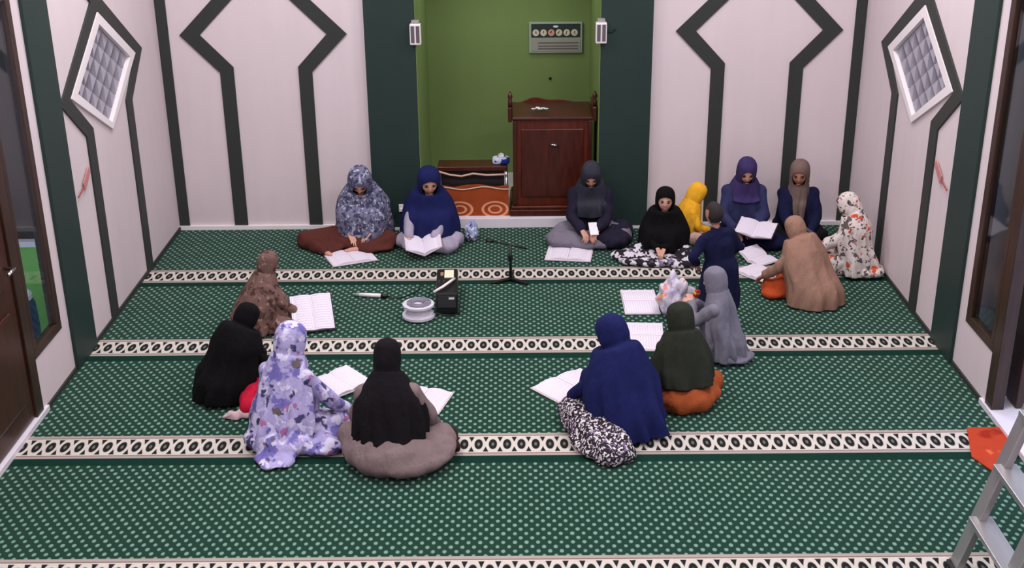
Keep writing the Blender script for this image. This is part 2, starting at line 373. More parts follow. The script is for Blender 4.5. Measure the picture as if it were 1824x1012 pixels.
# ------------------------------------------------------------------ niche furniture
o = tag(empty('pulpit', (.345, 1.48, .085)), 'tall dark mahogany pulpit with curved top board in the green niche', 'pulpit')
Wm = .36
MB().span((-Wm+.02, -.27, .09), (Wm-.02, .27, .86)).build('body', M_MINB, o, bevel=.006)
MB().span((-Wm-.01, -.31, 0), (Wm+.01, .30, .06)).build('plinth', M_MIND, o, bevel=.008)
MB().span((-Wm, -.295, .06), (Wm, .29, .09)).build('plinth_moulding', M_MINB, o, bevel=.01)
MB().span((-Wm+.09, -.282, .17), (Wm-.09, -.265, .78)).build('front_panel', M_MIND, o, bevel=.012)
for s in (-1, 1):
    MB().span((s*(Wm-.055), -.285, .1), (s*(Wm-.02), -.265, .85)).build('side_stile', M_MIND, o, bevel=.004)
    MB().span((s*(Wm-.015), -.29, .84), (s*(Wm+.02), .1, .97)).build('side_wing', M_MIND, o, bevel=.01)
    po = MB().lathe([(.018, 0), (.018, .05), (.012, .06), (.022, .085), (.008, .13)], 14).build('finial', M_MIND, o, smooth=True); po.location = (s*Wm, -.25, .97)
MB().prism([(-Wm+.015, -.29, .86), (-Wm+.015, .2, .86), (-Wm+.015, .2, .90), (-Wm+.015, -.29, .88)], [(Wm-.015, -.29, .86), (Wm-.015, .2, .86), (Wm-.015, .2, .90), (Wm-.015, -.29, .88)]).build('lectern_top', M_MIND, o, bevel=.004)
A = []; B = []
N = 25
prof = [(-Wm+.02+(2*Wm-.04)*k/(N-1), 0.872+.06*math.exp(-((k/(N-1)-.28)/.17)**2)+.04*math.exp(-((k/(N-1)-.62)/.22)**2)) for k in range(N)]
cb = MB()
for k in range(N-1):
    (xa, za), (xb, zb) = prof[k], prof[k+1]
    cb.prism([(xa, .19, .86), (xb, .19, .86), (xb, .19, zb), (xa, .19, za)], [(xa, .225, .86), (xb, .225, .86), (xb, .225, zb), (xa, .225, za)])
cb.build('curved_back_board', M_MINB, o)
MB().tube([(-.02, -.285, .64), (-.0, -.30, .645), (.03, -.30, .64), (.05, -.285, .63)], .008).build('pull_handle', M_CHROME, o, smooth=True)
# little white flowers lying on the pulpit top
fl = tag(empty('flower_spray', (.24, 1.33, .983)), 'small white artificial flowers on the pulpit top', 'flowers')
for k in range(7):
    a = k*2.4; q = MB()
    for j in range(5):
        b = j*1.2566; q.add([(0, 0, .01), (.016*math.cos(b-.45), .016*math.sin(b-.45), .016), (.024*math.cos(b), .024*math.sin(b), .013), (.016*math.cos(b+.45), .016*math.sin(b+.45), .016), (0, 0, .0)], [(0, 1, 2), (0, 2, 3), (4, 2, 1), (4, 3, 2)])
    f_ = q.build('blossom', M_WHITE, fl); f_.location = (.028*math.sqrt(k)*math.cos(a), .02*math.sqrt(k)*math.sin(a), .012+.004*(k % 3))
MB().tube([(-.07, .0, .0), (-.02, .005, .008), (.04, -.005, .012), (.08, .01, .01)], .004, 6).build('stem', plain('stem_green', (40, 70, 36)), fl)
# low bench with dark recess
o = tag(empty('side_bench', (-.345, 1.50, .085)), 'low dark wooden bench with chrome legs beside the pulpit', 'bench')
MB().span((-.31, -.22, .385), (.30, .0, .425)).build('bench_top', M_MIND, o, bevel=.006)
MB().span((-.29, -.17, .02), (.27, -.01, .385)).build('recess_shade_box', plain('recess_shade', (38, 34, 36), .5), o, bevel=.006)  # solid near-black box, paints the shade inside the bench recess
for x in (-.29, .29):
    for y in (-.2, -.02): MB().tube([(x, y, 0), (x, y, .385)], .013, 10).build('leg', M_CHROME, o, smooth=True)
MB().tube([(-.30, -.225, .385), (-.2, -.228, .355), (-.1, -.228, .342), (0, -.228, .365), (.12, -.228, .35), (.29, -.226, .356)], .009, 6).build('cloth_hem', plain('hem_beige', (200, 170, 150)), o, smooth=True)
def m_rug(name):
    t = NT(name, .9, .1); p = t.obj(); x, y, z = t.sep(p)
    base = t.mix(t.noise(5, 3, p), lin((120, 48, 24)), lin((176, 84, 46)))
    for cx in (-.12, .19):
        dx = t.math('DIVIDE', t.math('SUBTRACT', x, cx), .12); dz = t.math('DIVIDE', t.math('SUBTRACT', z, .06), .075)
        r = t.math('SQRT', t.math('ADD', t.math('MULTIPLY', dx, dx), t.math('MULTIPLY', dz, dz)))
        ring = t.ramp(t.math('ABSOLUTE', t.math('SUBTRACT', r, .9)), .13, .04); inner = t.ramp(t.math('ABSOLUTE', t.math('SUBTRACT', r, .45)), .12, .03)
        base = t.mix(t.math('MAXIMUM', ring, inner), base, lin((226, 160, 124)))
    t.color(base); t.bump(t.noise(120, 2, p), .3, .005); return t.m
M_RUG = mat('rust_rug', m_rug)
o = tag(empty('folded_rug', (-.345, 1.20, .085)), 'folded rust orange patterned rug standing against the low bench', 'rug')
rg = MB()
for k, (y, zt) in enumerate(((0, .255), (.03, .262), (.06, .25))):
    n = 16
    for j in range(n):
        xa, xb = -.33+.64*j/n, -.33+.64*(j+1)/n; za = zt+.012*math.sin(xa*17+k); zb = zt+.012*math.sin(xb*17+k)
        rg.prism([(xa, y, 0), (xb, y, 0), (xb, y, zb), (xa, y, za)], [(xa, y+.024, 0), (xb, y+.024, 0), (xb, y+.024, zb), (xa, y+.024, za)])
rg.build('rug_folds', M_RUG, o)
n = MB(); n.tube([(-.33+.64*j/16, -.003, .255+.012*math.sin((-.33+.64*j/16)*17)) for j in range(17)], .006, 6); n.build('rug_edge', plain('hem_beige', (200, 170, 150)), o, smooth=True)
o = tag(empty('tissue_pack', (-.10, 1.38, .5101)), 'blue and white tissue pack on the low bench', 'tissue pack')
MB().span((-.075, -.05, 0), (.075, .05, .06)).build('wrapper', print_cloth('tissue_print', (196, 204, 226), [((36, 52, 140), 14, .5, .54)]), o, bevel=.02)
MB().add([(-.03, 0, .058), (.03, 0, .058), (.02, .01, .085), (-.025, -.008, .082), (0, .02, .09)], [(0, 1, 2), (0, 2, 3), (2, 4, 3)]).build('tissue', M_WHITE, o)
# prayer-time board
o = tag(empty('prayer_time_board', (.413, NB-.001, 1.40)), 'framed prayer time board with six round dials on the green wall', 'sign')
MB().span((-.25, -.03, -.145), (.25, 0, .145)).build('frame', plain('board_frame', (150, 165, 150), .4), o, bevel=.006)
MB().span((-.228, -.036, .005), (.228, -.028, .128)).build('dark_face', plain('board_dark', (42, 56, 54), .4), o)
MB().span((-.228, -.036, -.125), (.228, -.028, -.01)).build('pale_panel', plain('board_pale', (150, 150, 142), .5), o)
for k in range(6):
    m = plain('dial_cream', (206, 196, 176)) if k != 2 else plain('dial_rose', (206, 150, 138))
    q = MB(); q.lathe([(.031, 0), (.031, .006), (.026, .008)], 18); dd = q.build('dial', m, o); dd.rotation_euler = (math.pi/2, 0, 0); dd.location = (-.185+k*.072, -.036, .048)
    q = MB(); q.tube([(-.004, 0, 0), (-.004+.014*math.cos(k*1.1), 0, .014*math.sin(k*1.1))], .003, 6); q.tube([(-.004, 0, 0), (.002, 0, .018)], .003, 6); hh = q.build('hands', M_BLACK, dd); hh.rotation_euler = (-math.pi/2, 0, 0); hh.location = (0, 0, .01)
MB().lathe([(.02, 0), (.02, .004)], 16).build('emblem', M_WHITE, o, loc=(0, -.036, .105), rot=(math.pi/2, 0, 0)).scale = (1.2, .5, 1)
for z in (-.045, -.075, -.1): MB().span((-.165, -.039, z-.006), (.21, -.035, z+.004)).build('text_line', plain('board_line', (96, 92, 88)), o)
MB().lathe([(.012, 0), (.014, .012), (.006, .02)], 12).build('wall_hook', M_BLACK, None, loc=(.364, NB, 1.012), rot=(math.pi/2, 0, 0))
tag(bpy.data.objects['wall_hook'], 'small dark hook on the green niche wall below the time board', 'hook')
# wall speakers
def wall_speaker(x, label, knob):
    o = tag(empty('wall_speaker', (x, YB-.06, 1.72)), label, 'speaker', 'wall speakers beside the niche')
    MB().span((-.045, -.07, -.095), (.045, 0, .075)).build('housing', M_WHITE, o, bevel=.008)
    for k in (-.021, .021): MB().span((k-.014, -.075, -.075), (k+.014, -.068, .06)).build('grille_slot', plain('grille_dark', (92, 84, 88), .6), o)
    MB().span((-.03, -.05, .075), (.03, 0, .1)).build('bracket', plain('grey_bracket', (150, 150, 150)), o)
    if knob: MB().tube([(.045, -.02, 0), (.09, -.01, -.01), (.12, -.004, .01)], .006, 6).build('cable', M_BLACK, o, smooth=True)
wall_speaker(-.785, 'small white slotted wall speaker on the pillar above the woman in navy', False)
wall_speaker(.735, 'small white slotted wall speaker with a cable beside the prayer time board', True)
o = tag(empty('wall_socket', (-.967, YB-.06, .20)), 'small white wall socket on the green pillar near the floor', 'socket')
MB().span((-.02, -.015, -.035), (.02, 0, .035)).build('plate', M_WHITE, o, bevel=.004)
MB().span((-.012, -.035, -.025), (.012, -.015, .005)).build('plug', M_WHITE, o, bevel=.004)
# hooks on the side walls
for sx, y, lab in ((-1, -1.06, 'reddish hand fan stuck behind the dark green pillar on the left'), (1, -1.06, 'reddish hand fan stuck behind the dark green pillar on the right')):
    o = tag(empty('hand_fan', (sx*(XW-.012), y, 1.12)), lab, 'fan')
    MB().prism([(0, .0, 0), (0, .02, -.06), (0, .16, .03), (0, .14, .075)], [(-sx*.006, .0, 0), (-sx*.006, .02, -.06), (-sx*.006, .16, .03), (-sx*.006, .14, .075)]).build('fan_leaf', plain('fan_red', (190, 130, 128)), o)
    MB().tube([(-sx*.005, -.13, -.06), (-sx*.005, 0, -.025)], .005, 6).build('fan_stick', plain('fan_stick', (150, 60, 56)), o)
# ------------------------------------------------------------------ ladder, doormat
TOP = (2.72, 2.05); FOOT = 2.165
o = tag(empty('step_ladder', (2.4, -3.95, .003)), 'aluminium step ladder standing by the open door', 'ladder')
def LP(x, y, z): return (x-2.4, y+3.95, z)
ya, yb = -3.95, -4.40
for y in (ya, yb): MB().bar(LP(FOOT, y, .0), LP(TOP[0], y, TOP[1]), .036, .09, up=(0, 1, 0)).build('front_rail', M_STEEL, o, bevel=.004)
for y in (ya+.02, yb-.02): MB().bar(LP(2.88, y, .0), LP(TOP[0]+.03, y, TOP[1]), .028, .05, up=(0, 1, 0)).build('rear_rail', plain('dark_steel', (88, 86, 88), .4, .5, metal=.6), o, bevel=.004)
for k in range(1, 7):
    z = k*.29; x = FOOT+(TOP[0]-FOOT)*z/TOP[1]
    MB().span(LP(x-.05, yb, z-.014), LP(x+.06, ya, z+.014)).build('tread', M_STEEL, o, bevel=.003)
for z in (.5, 1.1): 
    x = 2.88+(TOP[0]+.03-2.88)*z/TOP[1]; MB().bar(LP(x, ya, z), LP(x, yb, z), .02, .02).build('rear_brace', M_STEEL, o)
MB().span(LP(TOP[0]-.1, yb-.03, TOP[1]), LP(TOP[0]+.12, ya+.03, TOP[1]+.03)).build('top_platform', M_BLACK, o, bevel=.006)
for (x, y) in ((FOOT, ya), (FOOT, yb), (2.88, ya+.02), (2.88, yb-.02)): MB().span(LP(x-.03, y-.045, .0), LP(x+.03, y+.045, .03)).build('rubber_foot', M_BLACK, o, bevel=.006)
o = tag(empty('door_mat', (2.72, -2.78, .0)), 'orange red door mat on the carpet by the open door', 'mat')
Q = [(-.01, .24), (.185, .24), (.185, -.06), (.0, -.36), (-.1, -.1)]
MB().prism([(x, y, .003) for x, y in Q], [(x, y, .014) for x, y in Q]).build('mat_body', print_cloth('mat_orange', (178, 62, 36), [((226, 110, 70), 9, .62, .68), ((150, 40, 20), 6, .6, .7)]), o, bevel=.004)

# ------------------------------------------------------------------ floor things in the middle
o = tag(empty('microphone_stand', (-.02, -.12, .003)), 'short black microphone stand with a boom on the patterned border', 'stand')
for k in range(3):
    a = math.radians(205+k*120); MB().bar((0, 0, .02), (.16*math.cos(a), .16*math.sin(a), .008), .03, .014).build('leg', M_BLACK, o, bevel=.003)
MB().tube([(0, 0, 0), (0, 0, .30)], .012, 10).build('pole', M_BLACK, o, smooth=True)
MB().lathe([(.02, .17), (.02, .21)], 12).build('collar', M_BLACK, o)
MB().tube([(-.14, .02, .32), (0, 0, .30), (.13, -.02, .27)], .008, 8).build('boom', M_BLACK, o, smooth=True)
MB().tube([(-.19, .03, .325), (-.14, .02, .32)], [.016, .013], 10).build('microphone_clip', M_BLACK, o, smooth=True)
o = tag(empty('portable_speaker', (-.50, -.50, .003), math.radians(2)), 'black portable speaker with a white label and cable on the carpet', 'speaker')
MB().span((-.075, -.28, 0), (.085, .22, .17)).build('cabinet', M_BLACK, o, bevel=.015)
MB().span((-.015, .02, .17), (.055, .17, .176)).build('paper_label', plain('label_cream', (226, 222, 196)), o)
MB().span((-.045, .06, .17), (-.022, .12, .178)).build('switch_plate', plain('label_tan', (150, 120, 90)), o)
MB().tube([(-.09, -.25, .17), (-.02, -.22, .20), (.04, -.12, .205), (.06, -.02, .18)], .010, 8).build('carry_strap', M_WHITE, o, smooth=True)
MB().span((-.06, -.286, .06), (.07, -.278, .15)).build('front_grille', plain('grille_grey', (50, 50, 54)), o)
MB().span((.02, -.288, .125), (.06, -.28, .14)).build('badge', M_WHITE, o)
for k in (-.05, -.02): MB().lathe([(.01, 0), (.009, .012)], 10).build('dial', M_CHROME, o, loc=(k, -.05, .17))
o = tag(empty('cable_reel', (-.69, -.82, .003)), 'round white cable reel beside the black speaker', 'cable reel')
MB().lathe([(.1, 0), (.12, .012), (.12, .03), (.085, .036), (.085, .09), (.115, .095), (.115, .11), (.07, .115), (.03, .105)], 28).build('drum', plain('reel_white', (206, 202, 214), .5), o, smooth=False)
sp = [(.035*(1+k/24)*math.cos(k*.52), .035*(1+k/24)*math.sin(k*.52), .118) for k in range(40)]
MB().tube(sp, .007, 6).build('cable_coil', plain('coil_grey', (128, 124, 140)), o, smooth=True)
MB().tube([(.11, -.02, .05), (.17, -.03, .03), (.24, 0, .012), (.3, .05, .01)], .006, 6).build('loose_end', M_BLACK, o, smooth=True)
o = tag(empty('microphone', (-1.06, -.44, .021), math.radians(-8)), 'white and black microphone lying on the carpet', 'microphone')
g = MB(); g.tube([(-.11, 0, 0), (.06, 0, 0)], [.014, .016], 12); g.build('handle', M_WHITE, o, smooth=True)
MB().tube([(.06, 0, 0), (.075, 0, 0), (.1, 0, 0), (.115, 0, 0)], [.017, .019, .018, .008], 12).build('grille_head', M_BLACK, o, smooth=True)
MB().tube([(-.145, 0, -.002), (-.11, 0, 0)], [.012, .014], 10).build('tail_cap', plain('tail_green', (120, 150, 130)), o, smooth=True)
MB().tube([(.115, -.002, 0), (.16, -.01, -.012), (.22, .02, -.013), (.3, .12, -.013), (.32, .3, -.013)], .004, 6).build('cable', M_BLACK, o, smooth=True)

#PEOPLE
# ------------------------------------------------------------------ people
def V3(*a): return np.array(a, float)
def unit(v): return v/(np.linalg.norm(v)+1e-9)
def capsule(a, b, ra, rb, n=12, h=4):
    """tapered capsule as (verts, faces)"""
    a = np.array(a, float); b = np.array(b, float); d = b-a; L = np.linalg.norm(d)
    z = d/L if L > 1e-6 else V3(0, 0, 1)
    x = np.cross(z, V3(0, 0, 1) if abs(z[2]) < .9 else V3(1, 0, 0)); x = unit(x); y = np.cross(z, x)
    rings = [(a-z*ra*math.cos(t), ra*math.sin(t)) for t in np.linspace(.12, math.pi/2, h)]+[(b+z*rb*math.sin(t), rb*math.cos(t)) for t in np.linspace(0, math.pi/2-.12, h)]
    V = []; F = []
    for c, r in rings:
        for k in range(n):
            t = 2*math.pi*k/n; V.append(c+r*(x*math.cos(t)+y*math.sin(t)))
    m = len(rings)
    for i in range(m-1):
        for k in range(n): F.append((i*n+k, i*n+(k+1) % n, (i+1)*n+(k+1) % n, (i+1)*n+k))
    F += [tuple(range(n))[::-1], tuple(range((m-1)*n, m*n))]
    return V, F
def ellipsoid(c, r, rz=0, n=16, m=10, tilt=0):
    V = []; F = []
    for i in range(m+1):
        t = math.pi*(.03+.94*i/m)
        for k in range(n):
            a = 2*math.pi*k/n; p = V3(r[0]*math.sin(t)*math.cos(a), r[1]*math.sin(t)*math.sin(a), r[2]*math.cos(t))
            if tilt: p = V3(p[0], p[1]*math.cos(tilt)-p[2]*math.sin(tilt), p[1]*math.sin(tilt)+p[2]*math.cos(tilt))
            p = V3(p[0]*math.cos(rz)-p[1]*math.sin(rz), p[0]*math.sin(rz)+p[1]*math.cos(rz), p[2]); V.append(p+np.array(c))
    for i in range(m):
        for k in range(n): F.append((i*n+k, (i+1)*n+k, (i+1)*n+(k+1) % n, i*n+(k+1) % n))
    F += [tuple(range(n)), tuple(range(m*n, (m+1)*n))[::-1]]
    return V, F
def remesh(mb, voxel, smooth=4, fac=.5):
    """union of the pieces as one continuous skin"""
    me = bpy.data.meshes.new('tmp'); me.from_pydata(mb.v, [], mb.f); o = bpy.data.objects.new('tmp', me); COL.objects.link(o)
    r = o.modifiers.new('r', 'REMESH'); r.mode = 'VOXEL'; r.voxel_size = voxel
    s = o.modifiers.new('s', 'SMOOTH'); s.iterations = smooth; s.factor = fac
    dg = bpy.context.evaluated_depsgraph_get(); ev = o.evaluated_get(dg); m2 = ev.to_mesh()
    n = len(m2.vertices); co = np.empty(n*3, np.float32); m2.vertices.foreach_get('co', co); nn = np.empty(n*3, np.float32); m2.vertices.foreach_get('normal', nn)
    F = [tuple(p.vertices) for p in m2.polygons]; ev.to_mesh_clear()
    bpy.data.objects.remove(o); bpy.data.meshes.remove(me)
    return co.reshape(-1, 3).astype(float), nn.reshape(-1, 3).astype(float), F
def wave(p, seed, k0, amp, n=7, vert=.35):
    """sum of soft directional waves: reads as folds; vert<1 stretches them along z"""
    r = np.random.RandomState(seed); out = np.zeros(len(p))
    for _ in range(n):
        d = r.normal(size=3); d[2] *= vert; d = d/np.linalg.norm(d)
        a = p@d*k0*r.uniform(.6, 1.6)+r.uniform(0, 6.28)+.8*np.sin(p@r.normal(size=3)*9+r.uniform(0, 6))
        out += np.sin(a)
    return out*amp/math.sqrt(n)
def link_mesh(name, V, F, m, parent, smooth=True):
    me = bpy.data.meshes.new(name); me.from_pydata([tuple(map(float, v)) for v in V], [], F); me.update(); me.materials.append(m)
    if smooth: me.polygons.foreach_set('use_smooth', [True]*len(me.polygons))
    o = bpy.data.objects.new(name, me); COL.objects.link(o); o.parent = parent; return o

# -- head: sculpted from a sphere grid (x side, y face, z up; half height 0.12)
def make_head():
    n, m = 56, 44; V = []; F = []
    g = lambda d, s: math.exp(-(d/s)**2)
    for i in range(m+1):
        t = math.pi*(.012+.976*i/m)
        for k in range(n):
            a = 2*math.pi*k/n+math.pi/2; sx, sy, sz = math.sin(t)*math.cos(a), math.sin(t)*math.sin(a), math.cos(t)
            x, y, z = .076*sx, .094*sy, .118*sz
            if z < 0:
                q = min(1, -z/.118); x *= 1-.30*q**1.5; y = y*(1-.12*q) if y > 0 else y*(1-.45*q)
            if y > 0: y = .094*(y/.094)**.86 if y > 0 else y
            if y > .02:
                w = min(1, (y-.02)/.04)
                y += w*(.021*g(x, .011)*g(z+.022, .017)+.012*g(x, .009)*g(z-.004, .02))       # nose
                y -= w*.011*(g(x-.031, .014)+g(x+.031, .014))*g(z-.006, .011)               # sockets
                y += w*.005*(g(x-.031, .02)+g(x+.031, .02))*g(z-.026, .009)                  # brow
                y += w*.007*g(x, .018)*(g(z+.056, .006)+g(z+.068, .006))                     # lips
                y -= w*.004*g(x, .03)*g(z+.080, .008)
                y += w*.009*g(x, .02)*g(z+.1, .016)                                          # chin
                y += w*.004*(g(x-.04, .018)+g(x+.04, .018))*g(z+.028, .02)                   # cheeks
            if abs(x) > .06: x += math.copysign(.012*g(y+.004, .012)*g(z+.008, .022), x)     # ears
            V.append(V3(x, y, z))
    for i in range(m):
        for k in range(n): F.append((i*n+k, (i+1)*n+k, (i+1)*n+(k+1) % n, i*n+(k+1) % n))
    F += [tuple(range(n)), tuple(range(m*n, (m+1)*n))[::-1]]
    return np.array(V), F
HEAD = make_head()
# -- hand (right): wrist at origin, fingers +y, palm facing -z, thumb on -x
def make_hand(curl, spread=1.0):
    mb = MB(); K = [(-.027, .082), (-.009, .087), (.010, .084), (.027, .076)]; L = [.070, .079, .073, .056]
    for (kx, ky) in K: mb.add(*capsule((kx*.45, .0, 0), (kx, ky, 0), .017, .0135, 10, 3))
    mb.add(*capsule((0, -.03, 0), (0, .02, 0), .024, .024, 10, 3))
    for i, (kx, ky) in enumerate(K):
        p = V3(kx, ky, 0); ang = 0; side = (i-1.4)*.07*spread
        for j, fr in enumerate((.45, .31, .24)):
            ang += curl*(1.0, 1.1, .7)[j]; d = V3(math.sin(side)*math.cos(ang), math.cos(side)*math.cos(ang), -math.sin(ang)); q = p+d*L[i]*fr
            mb.add(*capsule(p, q, .0095-.0012*j, .0085-.0012*j, 10, 3)); p = q
    p = V3(-.018, .022, -.004); 
    for q, r in ((V3(-.043, .048, -.012), .0125), (V3(-.056, .075, -.020), .0105), (V3(-.058, .097, -.026), .009)):
        mb.add(*capsule(p, q, r+.001, r, 10, 3)); p = q
    v, n, f = remesh(mb, .0048, 2); return v, f
HANDS = {'flat': make_hand(.16), 'grip': make_hand(.62, .5)}
_eye = None
def face_bits():
    out = {}
    out['eye'] = ellipsoid((0, 0, 0), (.0135, .006, .0062), n=12, m=6); out['eyebrow'] = ellipsoid((0, 0, 0), (.017, .005, .0035), n=10, m=5); out['lips'] = ellipsoid((0, 0, 0), (.019, .005, .0065), n=12, m=6)
    return out
FB = {}
for k, (v, f) in face_bits().items():
    me = bpy.data.meshes.new(k); me.from_pydata([tuple(p) for p in v], [], f); me.materials.append({'eye': M_EYE, 'eyebrow': M_BROW, 'lips': M_LIP}[k]); me.polygons.foreach_set('use_smooth', [True]*len(f)); FB[k] = me

def rot_x(a): c, s = math.cos(a), math.sin(a); return np.array([[1, 0, 0], [0, c, -s], [0, s, c]])
def rot_y(a): c, s = math.cos(a), math.sin(a); return np.array([[c, 0, s], [0, 1, 0], [-s, 0, c]])
def rot_z(a): c, s = math.cos(a), math.sin(a); return np.array([[c, -s, 0], [s, c, 0], [0, 0, 1]])
def ik(a, target, l1, l2, pole):
    d = target-a; D = np.linalg.norm(d); D2 = min(max(D, abs(l1-l2)+.02), (l1+l2)*.985); u = d/D
    x = (l1*l1-l2*l2+D2*D2)/(2*D2); h = math.sqrt(max(l1*l1-x*x, 0)); pl = pole-u*(pole@u); pl = unit(pl)
    return a+u*x+pl*h, a+u*D2
POSES = {
 'cross': dict(pel=(0, 0, .125), legs=[((.33, .20, .10), (-.03, .30, .055), (-.16, .33, .04)), ((-.33, .20, .10), (.05, .36, .05), (.18, .38, .035))]),
 'kneel': dict(pel=(0, -.06, .20), legs=[((.13, .36, .075), (.12, -.12, .06), (.10, -.26, .03)), ((-.13, .36, .075), (-.12, -.12, .06), (-.10, -.26, .03))]),
 'side': dict(pel=(0, 0, .13), legs=[((.20, .36, .09), (-.10, .16, .07), (-.20, .06, .05)), ((-.24, .34, .085), (-.40, .0, .06), (-.46, -.12, .04))]),
 'stand': dict(pel=(0, 0, .80), legs=[((.09, .03, .44), (.09, -.01, .07), (.11, .15, .03)), ((-.09, .0, .44), (-.09, -.04, .07), (-.11, .12, .03))]),
}
PEOPLE = []
def person(name, label, xy, face, s, pose='cross', lean=14, twist=0, head=(30, 0, 0), handL=(-.13, .32, .14), handR=(.13, .32, .14), hp='flat', skin=None,
           veil=None, skirt=None, top=None, mirror=False, headscale=1.0, hair=None, seed=1, group=None, voxel=.013, tilt=0, extras=(), legx=1.0):
    """face: compass direction faced (0 = towards the niche, 90 = right, 180 = towards the viewpoint). head = (pitch, yaw, roll) in degrees."""
    skin = skin or M_SKIN; R = math.radians
    o = empty(name, (xy[0], xy[1], 0), -R(face)); tag(o, label, 'person', group)
    P = dict(POSES[pose]); pel = V3(*P['pel']); legs = [tuple(V3(*q) for q in L) for L in P['legs']]
    legs = [tuple(q*V3(legx, 1, 1) for q in L) for L in legs]
    if mirror: legs = [tuple(q*V3(-1, 1, 1) for q in L) for L in legs]
    S = rot_z(-R(twist))@rot_y(R(tilt))@rot_x(-R(lean)); up = S@V3(0, 0, 1); ex = S@V3(1, 0, 0); ey = S@V3(0, 1, 0)
    chest = pel+up*.27; sc = pel+up*.385; neck = pel+up*.46
    hr = rot_z(-R(head[1]+twist))@rot_y(R(head[2]))@rot_x(-R(head[0])); hs = headscale
    hc = neck+up*.045+hr@V3(0, .012, .105*hs); Hx, Hy, Hz = (hr@V3(1, 0, 0)*hs, hr@V3(0, 1, 0)*hs, hr@V3(0, 0, 1)*hs)
    sh = {1: sc+ex*.155-up*.015, -1: sc-ex*.155-up*.015}
    tgt = {1: V3(*handR), -1: V3(*handL)}; arm = {}
    for q in (1, -1): arm[q] = ik(sh[q], tgt[q], .245, .225, V3(q*.75, -.25, -.8))
    # ---- body
    b = MB(); C = lambda a_, b_, ra, rb: b.add(*capsule(a_, b_, ra, rb))
    b.add(*ellipsoid(pel, (.15, .11, .10))); C(pel+ex*.05, chest+ex*.06, .095, .095); C(pel-ex*.05, chest-ex*.06, .095, .095)
    C(sh[1], sh[-1], .052, .052); C(chest, sc, .10, .07); C(sc, hc-Hz*.05, .05, .046)
    for q in (1, -1):
        e, wr = arm[q]; C(sh[q], e, .045, .036); C(e, wr, .035, .024)
    hip = {1: pel+V3(.085, 0, -.01), -1: pel-V3(.085, 0, .01)}
    for q, (kn, an, toe) in zip((1, -1) if not mirror else (-1, 1), legs):
        C(hip[q], kn, .075, .052); C(kn, an, .05, .032); C(an, toe, .034, .022)
    V, N_, F = remesh(b, voxel, 3); V[:, 2] = np.maximum(V[:, 2], .004/s)
    B = MB(); B.v = [tuple(p) for p in V]; B.f = list(F)
    hv = HEAD[0]@np.stack([Hx, Hy, Hz])+hc; B.add(hv, HEAD[1])
    for q in (1, -1):
        e, wr = arm[q]; fw = unit(unit(wr-e)+V3(0, .1, -.15)); nz = V3(0, 0, 1)-fw*fw[2]; nz = unit(nz); nz = unit(nz+V3(-q*.3, 0, 0)); xx = unit(np.cross(fw, nz)); nz = np.cross(xx, fw)
        hv, hf = HANDS[hp]; hv = hv*V3(q, 1, 1) if q < 0 else hv; B.add(hv@np.stack([xx, fw, nz])+wr, hf if q > 0 else [t[::-1] for t in hf])
    bv = np.array(B.v)*s; bv[:, 2] = np.maximum(bv[:, 2], .006); body = link_mesh('body', bv, B.f, skin, o)
    # ---- face
    for nm, pts in (('eye', [(.031, .083, .004), (-.031, .083, .004)]), ('eyebrow', [(.032, .091, .027), (-.032, .091, .027)]), ('lips', [(0, .0985, -.062)])):
        for p in pts:
            c = bpy.data.objects.new(nm, FB[nm]); COL.objects.link(c); c.parent = o
            m3 = Matrix((tuple(Hx*s), tuple(Hy*s), tuple(Hz*s))).transposed().to_4x4(); m3.translation = Vector((hc+p[0]*Hx+p[1]*Hy+p[2]*Hz)*s); c.matrix_local = m3
    if hair:
        v, f = HEAD; hv = []; keep = {}
        n_ = V3(0, -.01, .02)
        idx = [i for i, p in enumerate(v) if (p[2] > .055-.9*max(0, p[1]-.02)*0 and p[1] < .075) or (p[1] < -.005 and p[2] > -.07) or p[2] > .075]
        st = set(idx); mp = {i: k for k, i in enumerate(idx)}
        pts = [(p*1.035+V3(0, -.002, .003)) for p in v[idx]]; ff = [tuple(mp[i] for i in q) for q in f if all(i in st for i in q)]
        link_mesh('hair', (np.array(pts)@np.stack([Hx, Hy, Hz])+hc)*s, ff, hair, o)
    # ---- top / dress with sleeves
    if top:
        t = MB(); C2 = lambda a_, b_, ra, rb: t.add(*capsule(a_, b_, ra, rb)); fat = top.get('fat', 1.0)
        t.add(*ellipsoid(pel+up*.02, (.19*fat, .15*fat, .13))); C2(pel+ex*.05, chest+ex*.065, .13*fat, .118*fat); C2(pel-ex*.05, chest-ex*.065, .13*fat, .118*fat); C2(sh[1], sh[-1], .075, .075); C2(chest, sc, .13, .09); C2(sc, neck, .07, .055)
        for q in (1, -1):
            e, wr = arm[q]; C2(sh[q], e, .068, .062); C2(e, e+(wr-e)*top.get('sleeve', .86), .058, .054)
        for (a_, b_, ra, rb) in top.get('caps', []): C2(V3(*a_), V3(*b_), ra, rb)
        for (c_, r_) in top.get('ells', []): t.add(*ellipsoid(c_, r_))
        v, n_, f = remesh(t, .017, 4); v = v+n_*wave(v, seed+3, 34, .007)[:, None]; v[:, 2] = np.maximum(v[:, 2], .012/s)
        link_mesh(top.get('name', 'blouse'), v*s, f, top['m'], o)
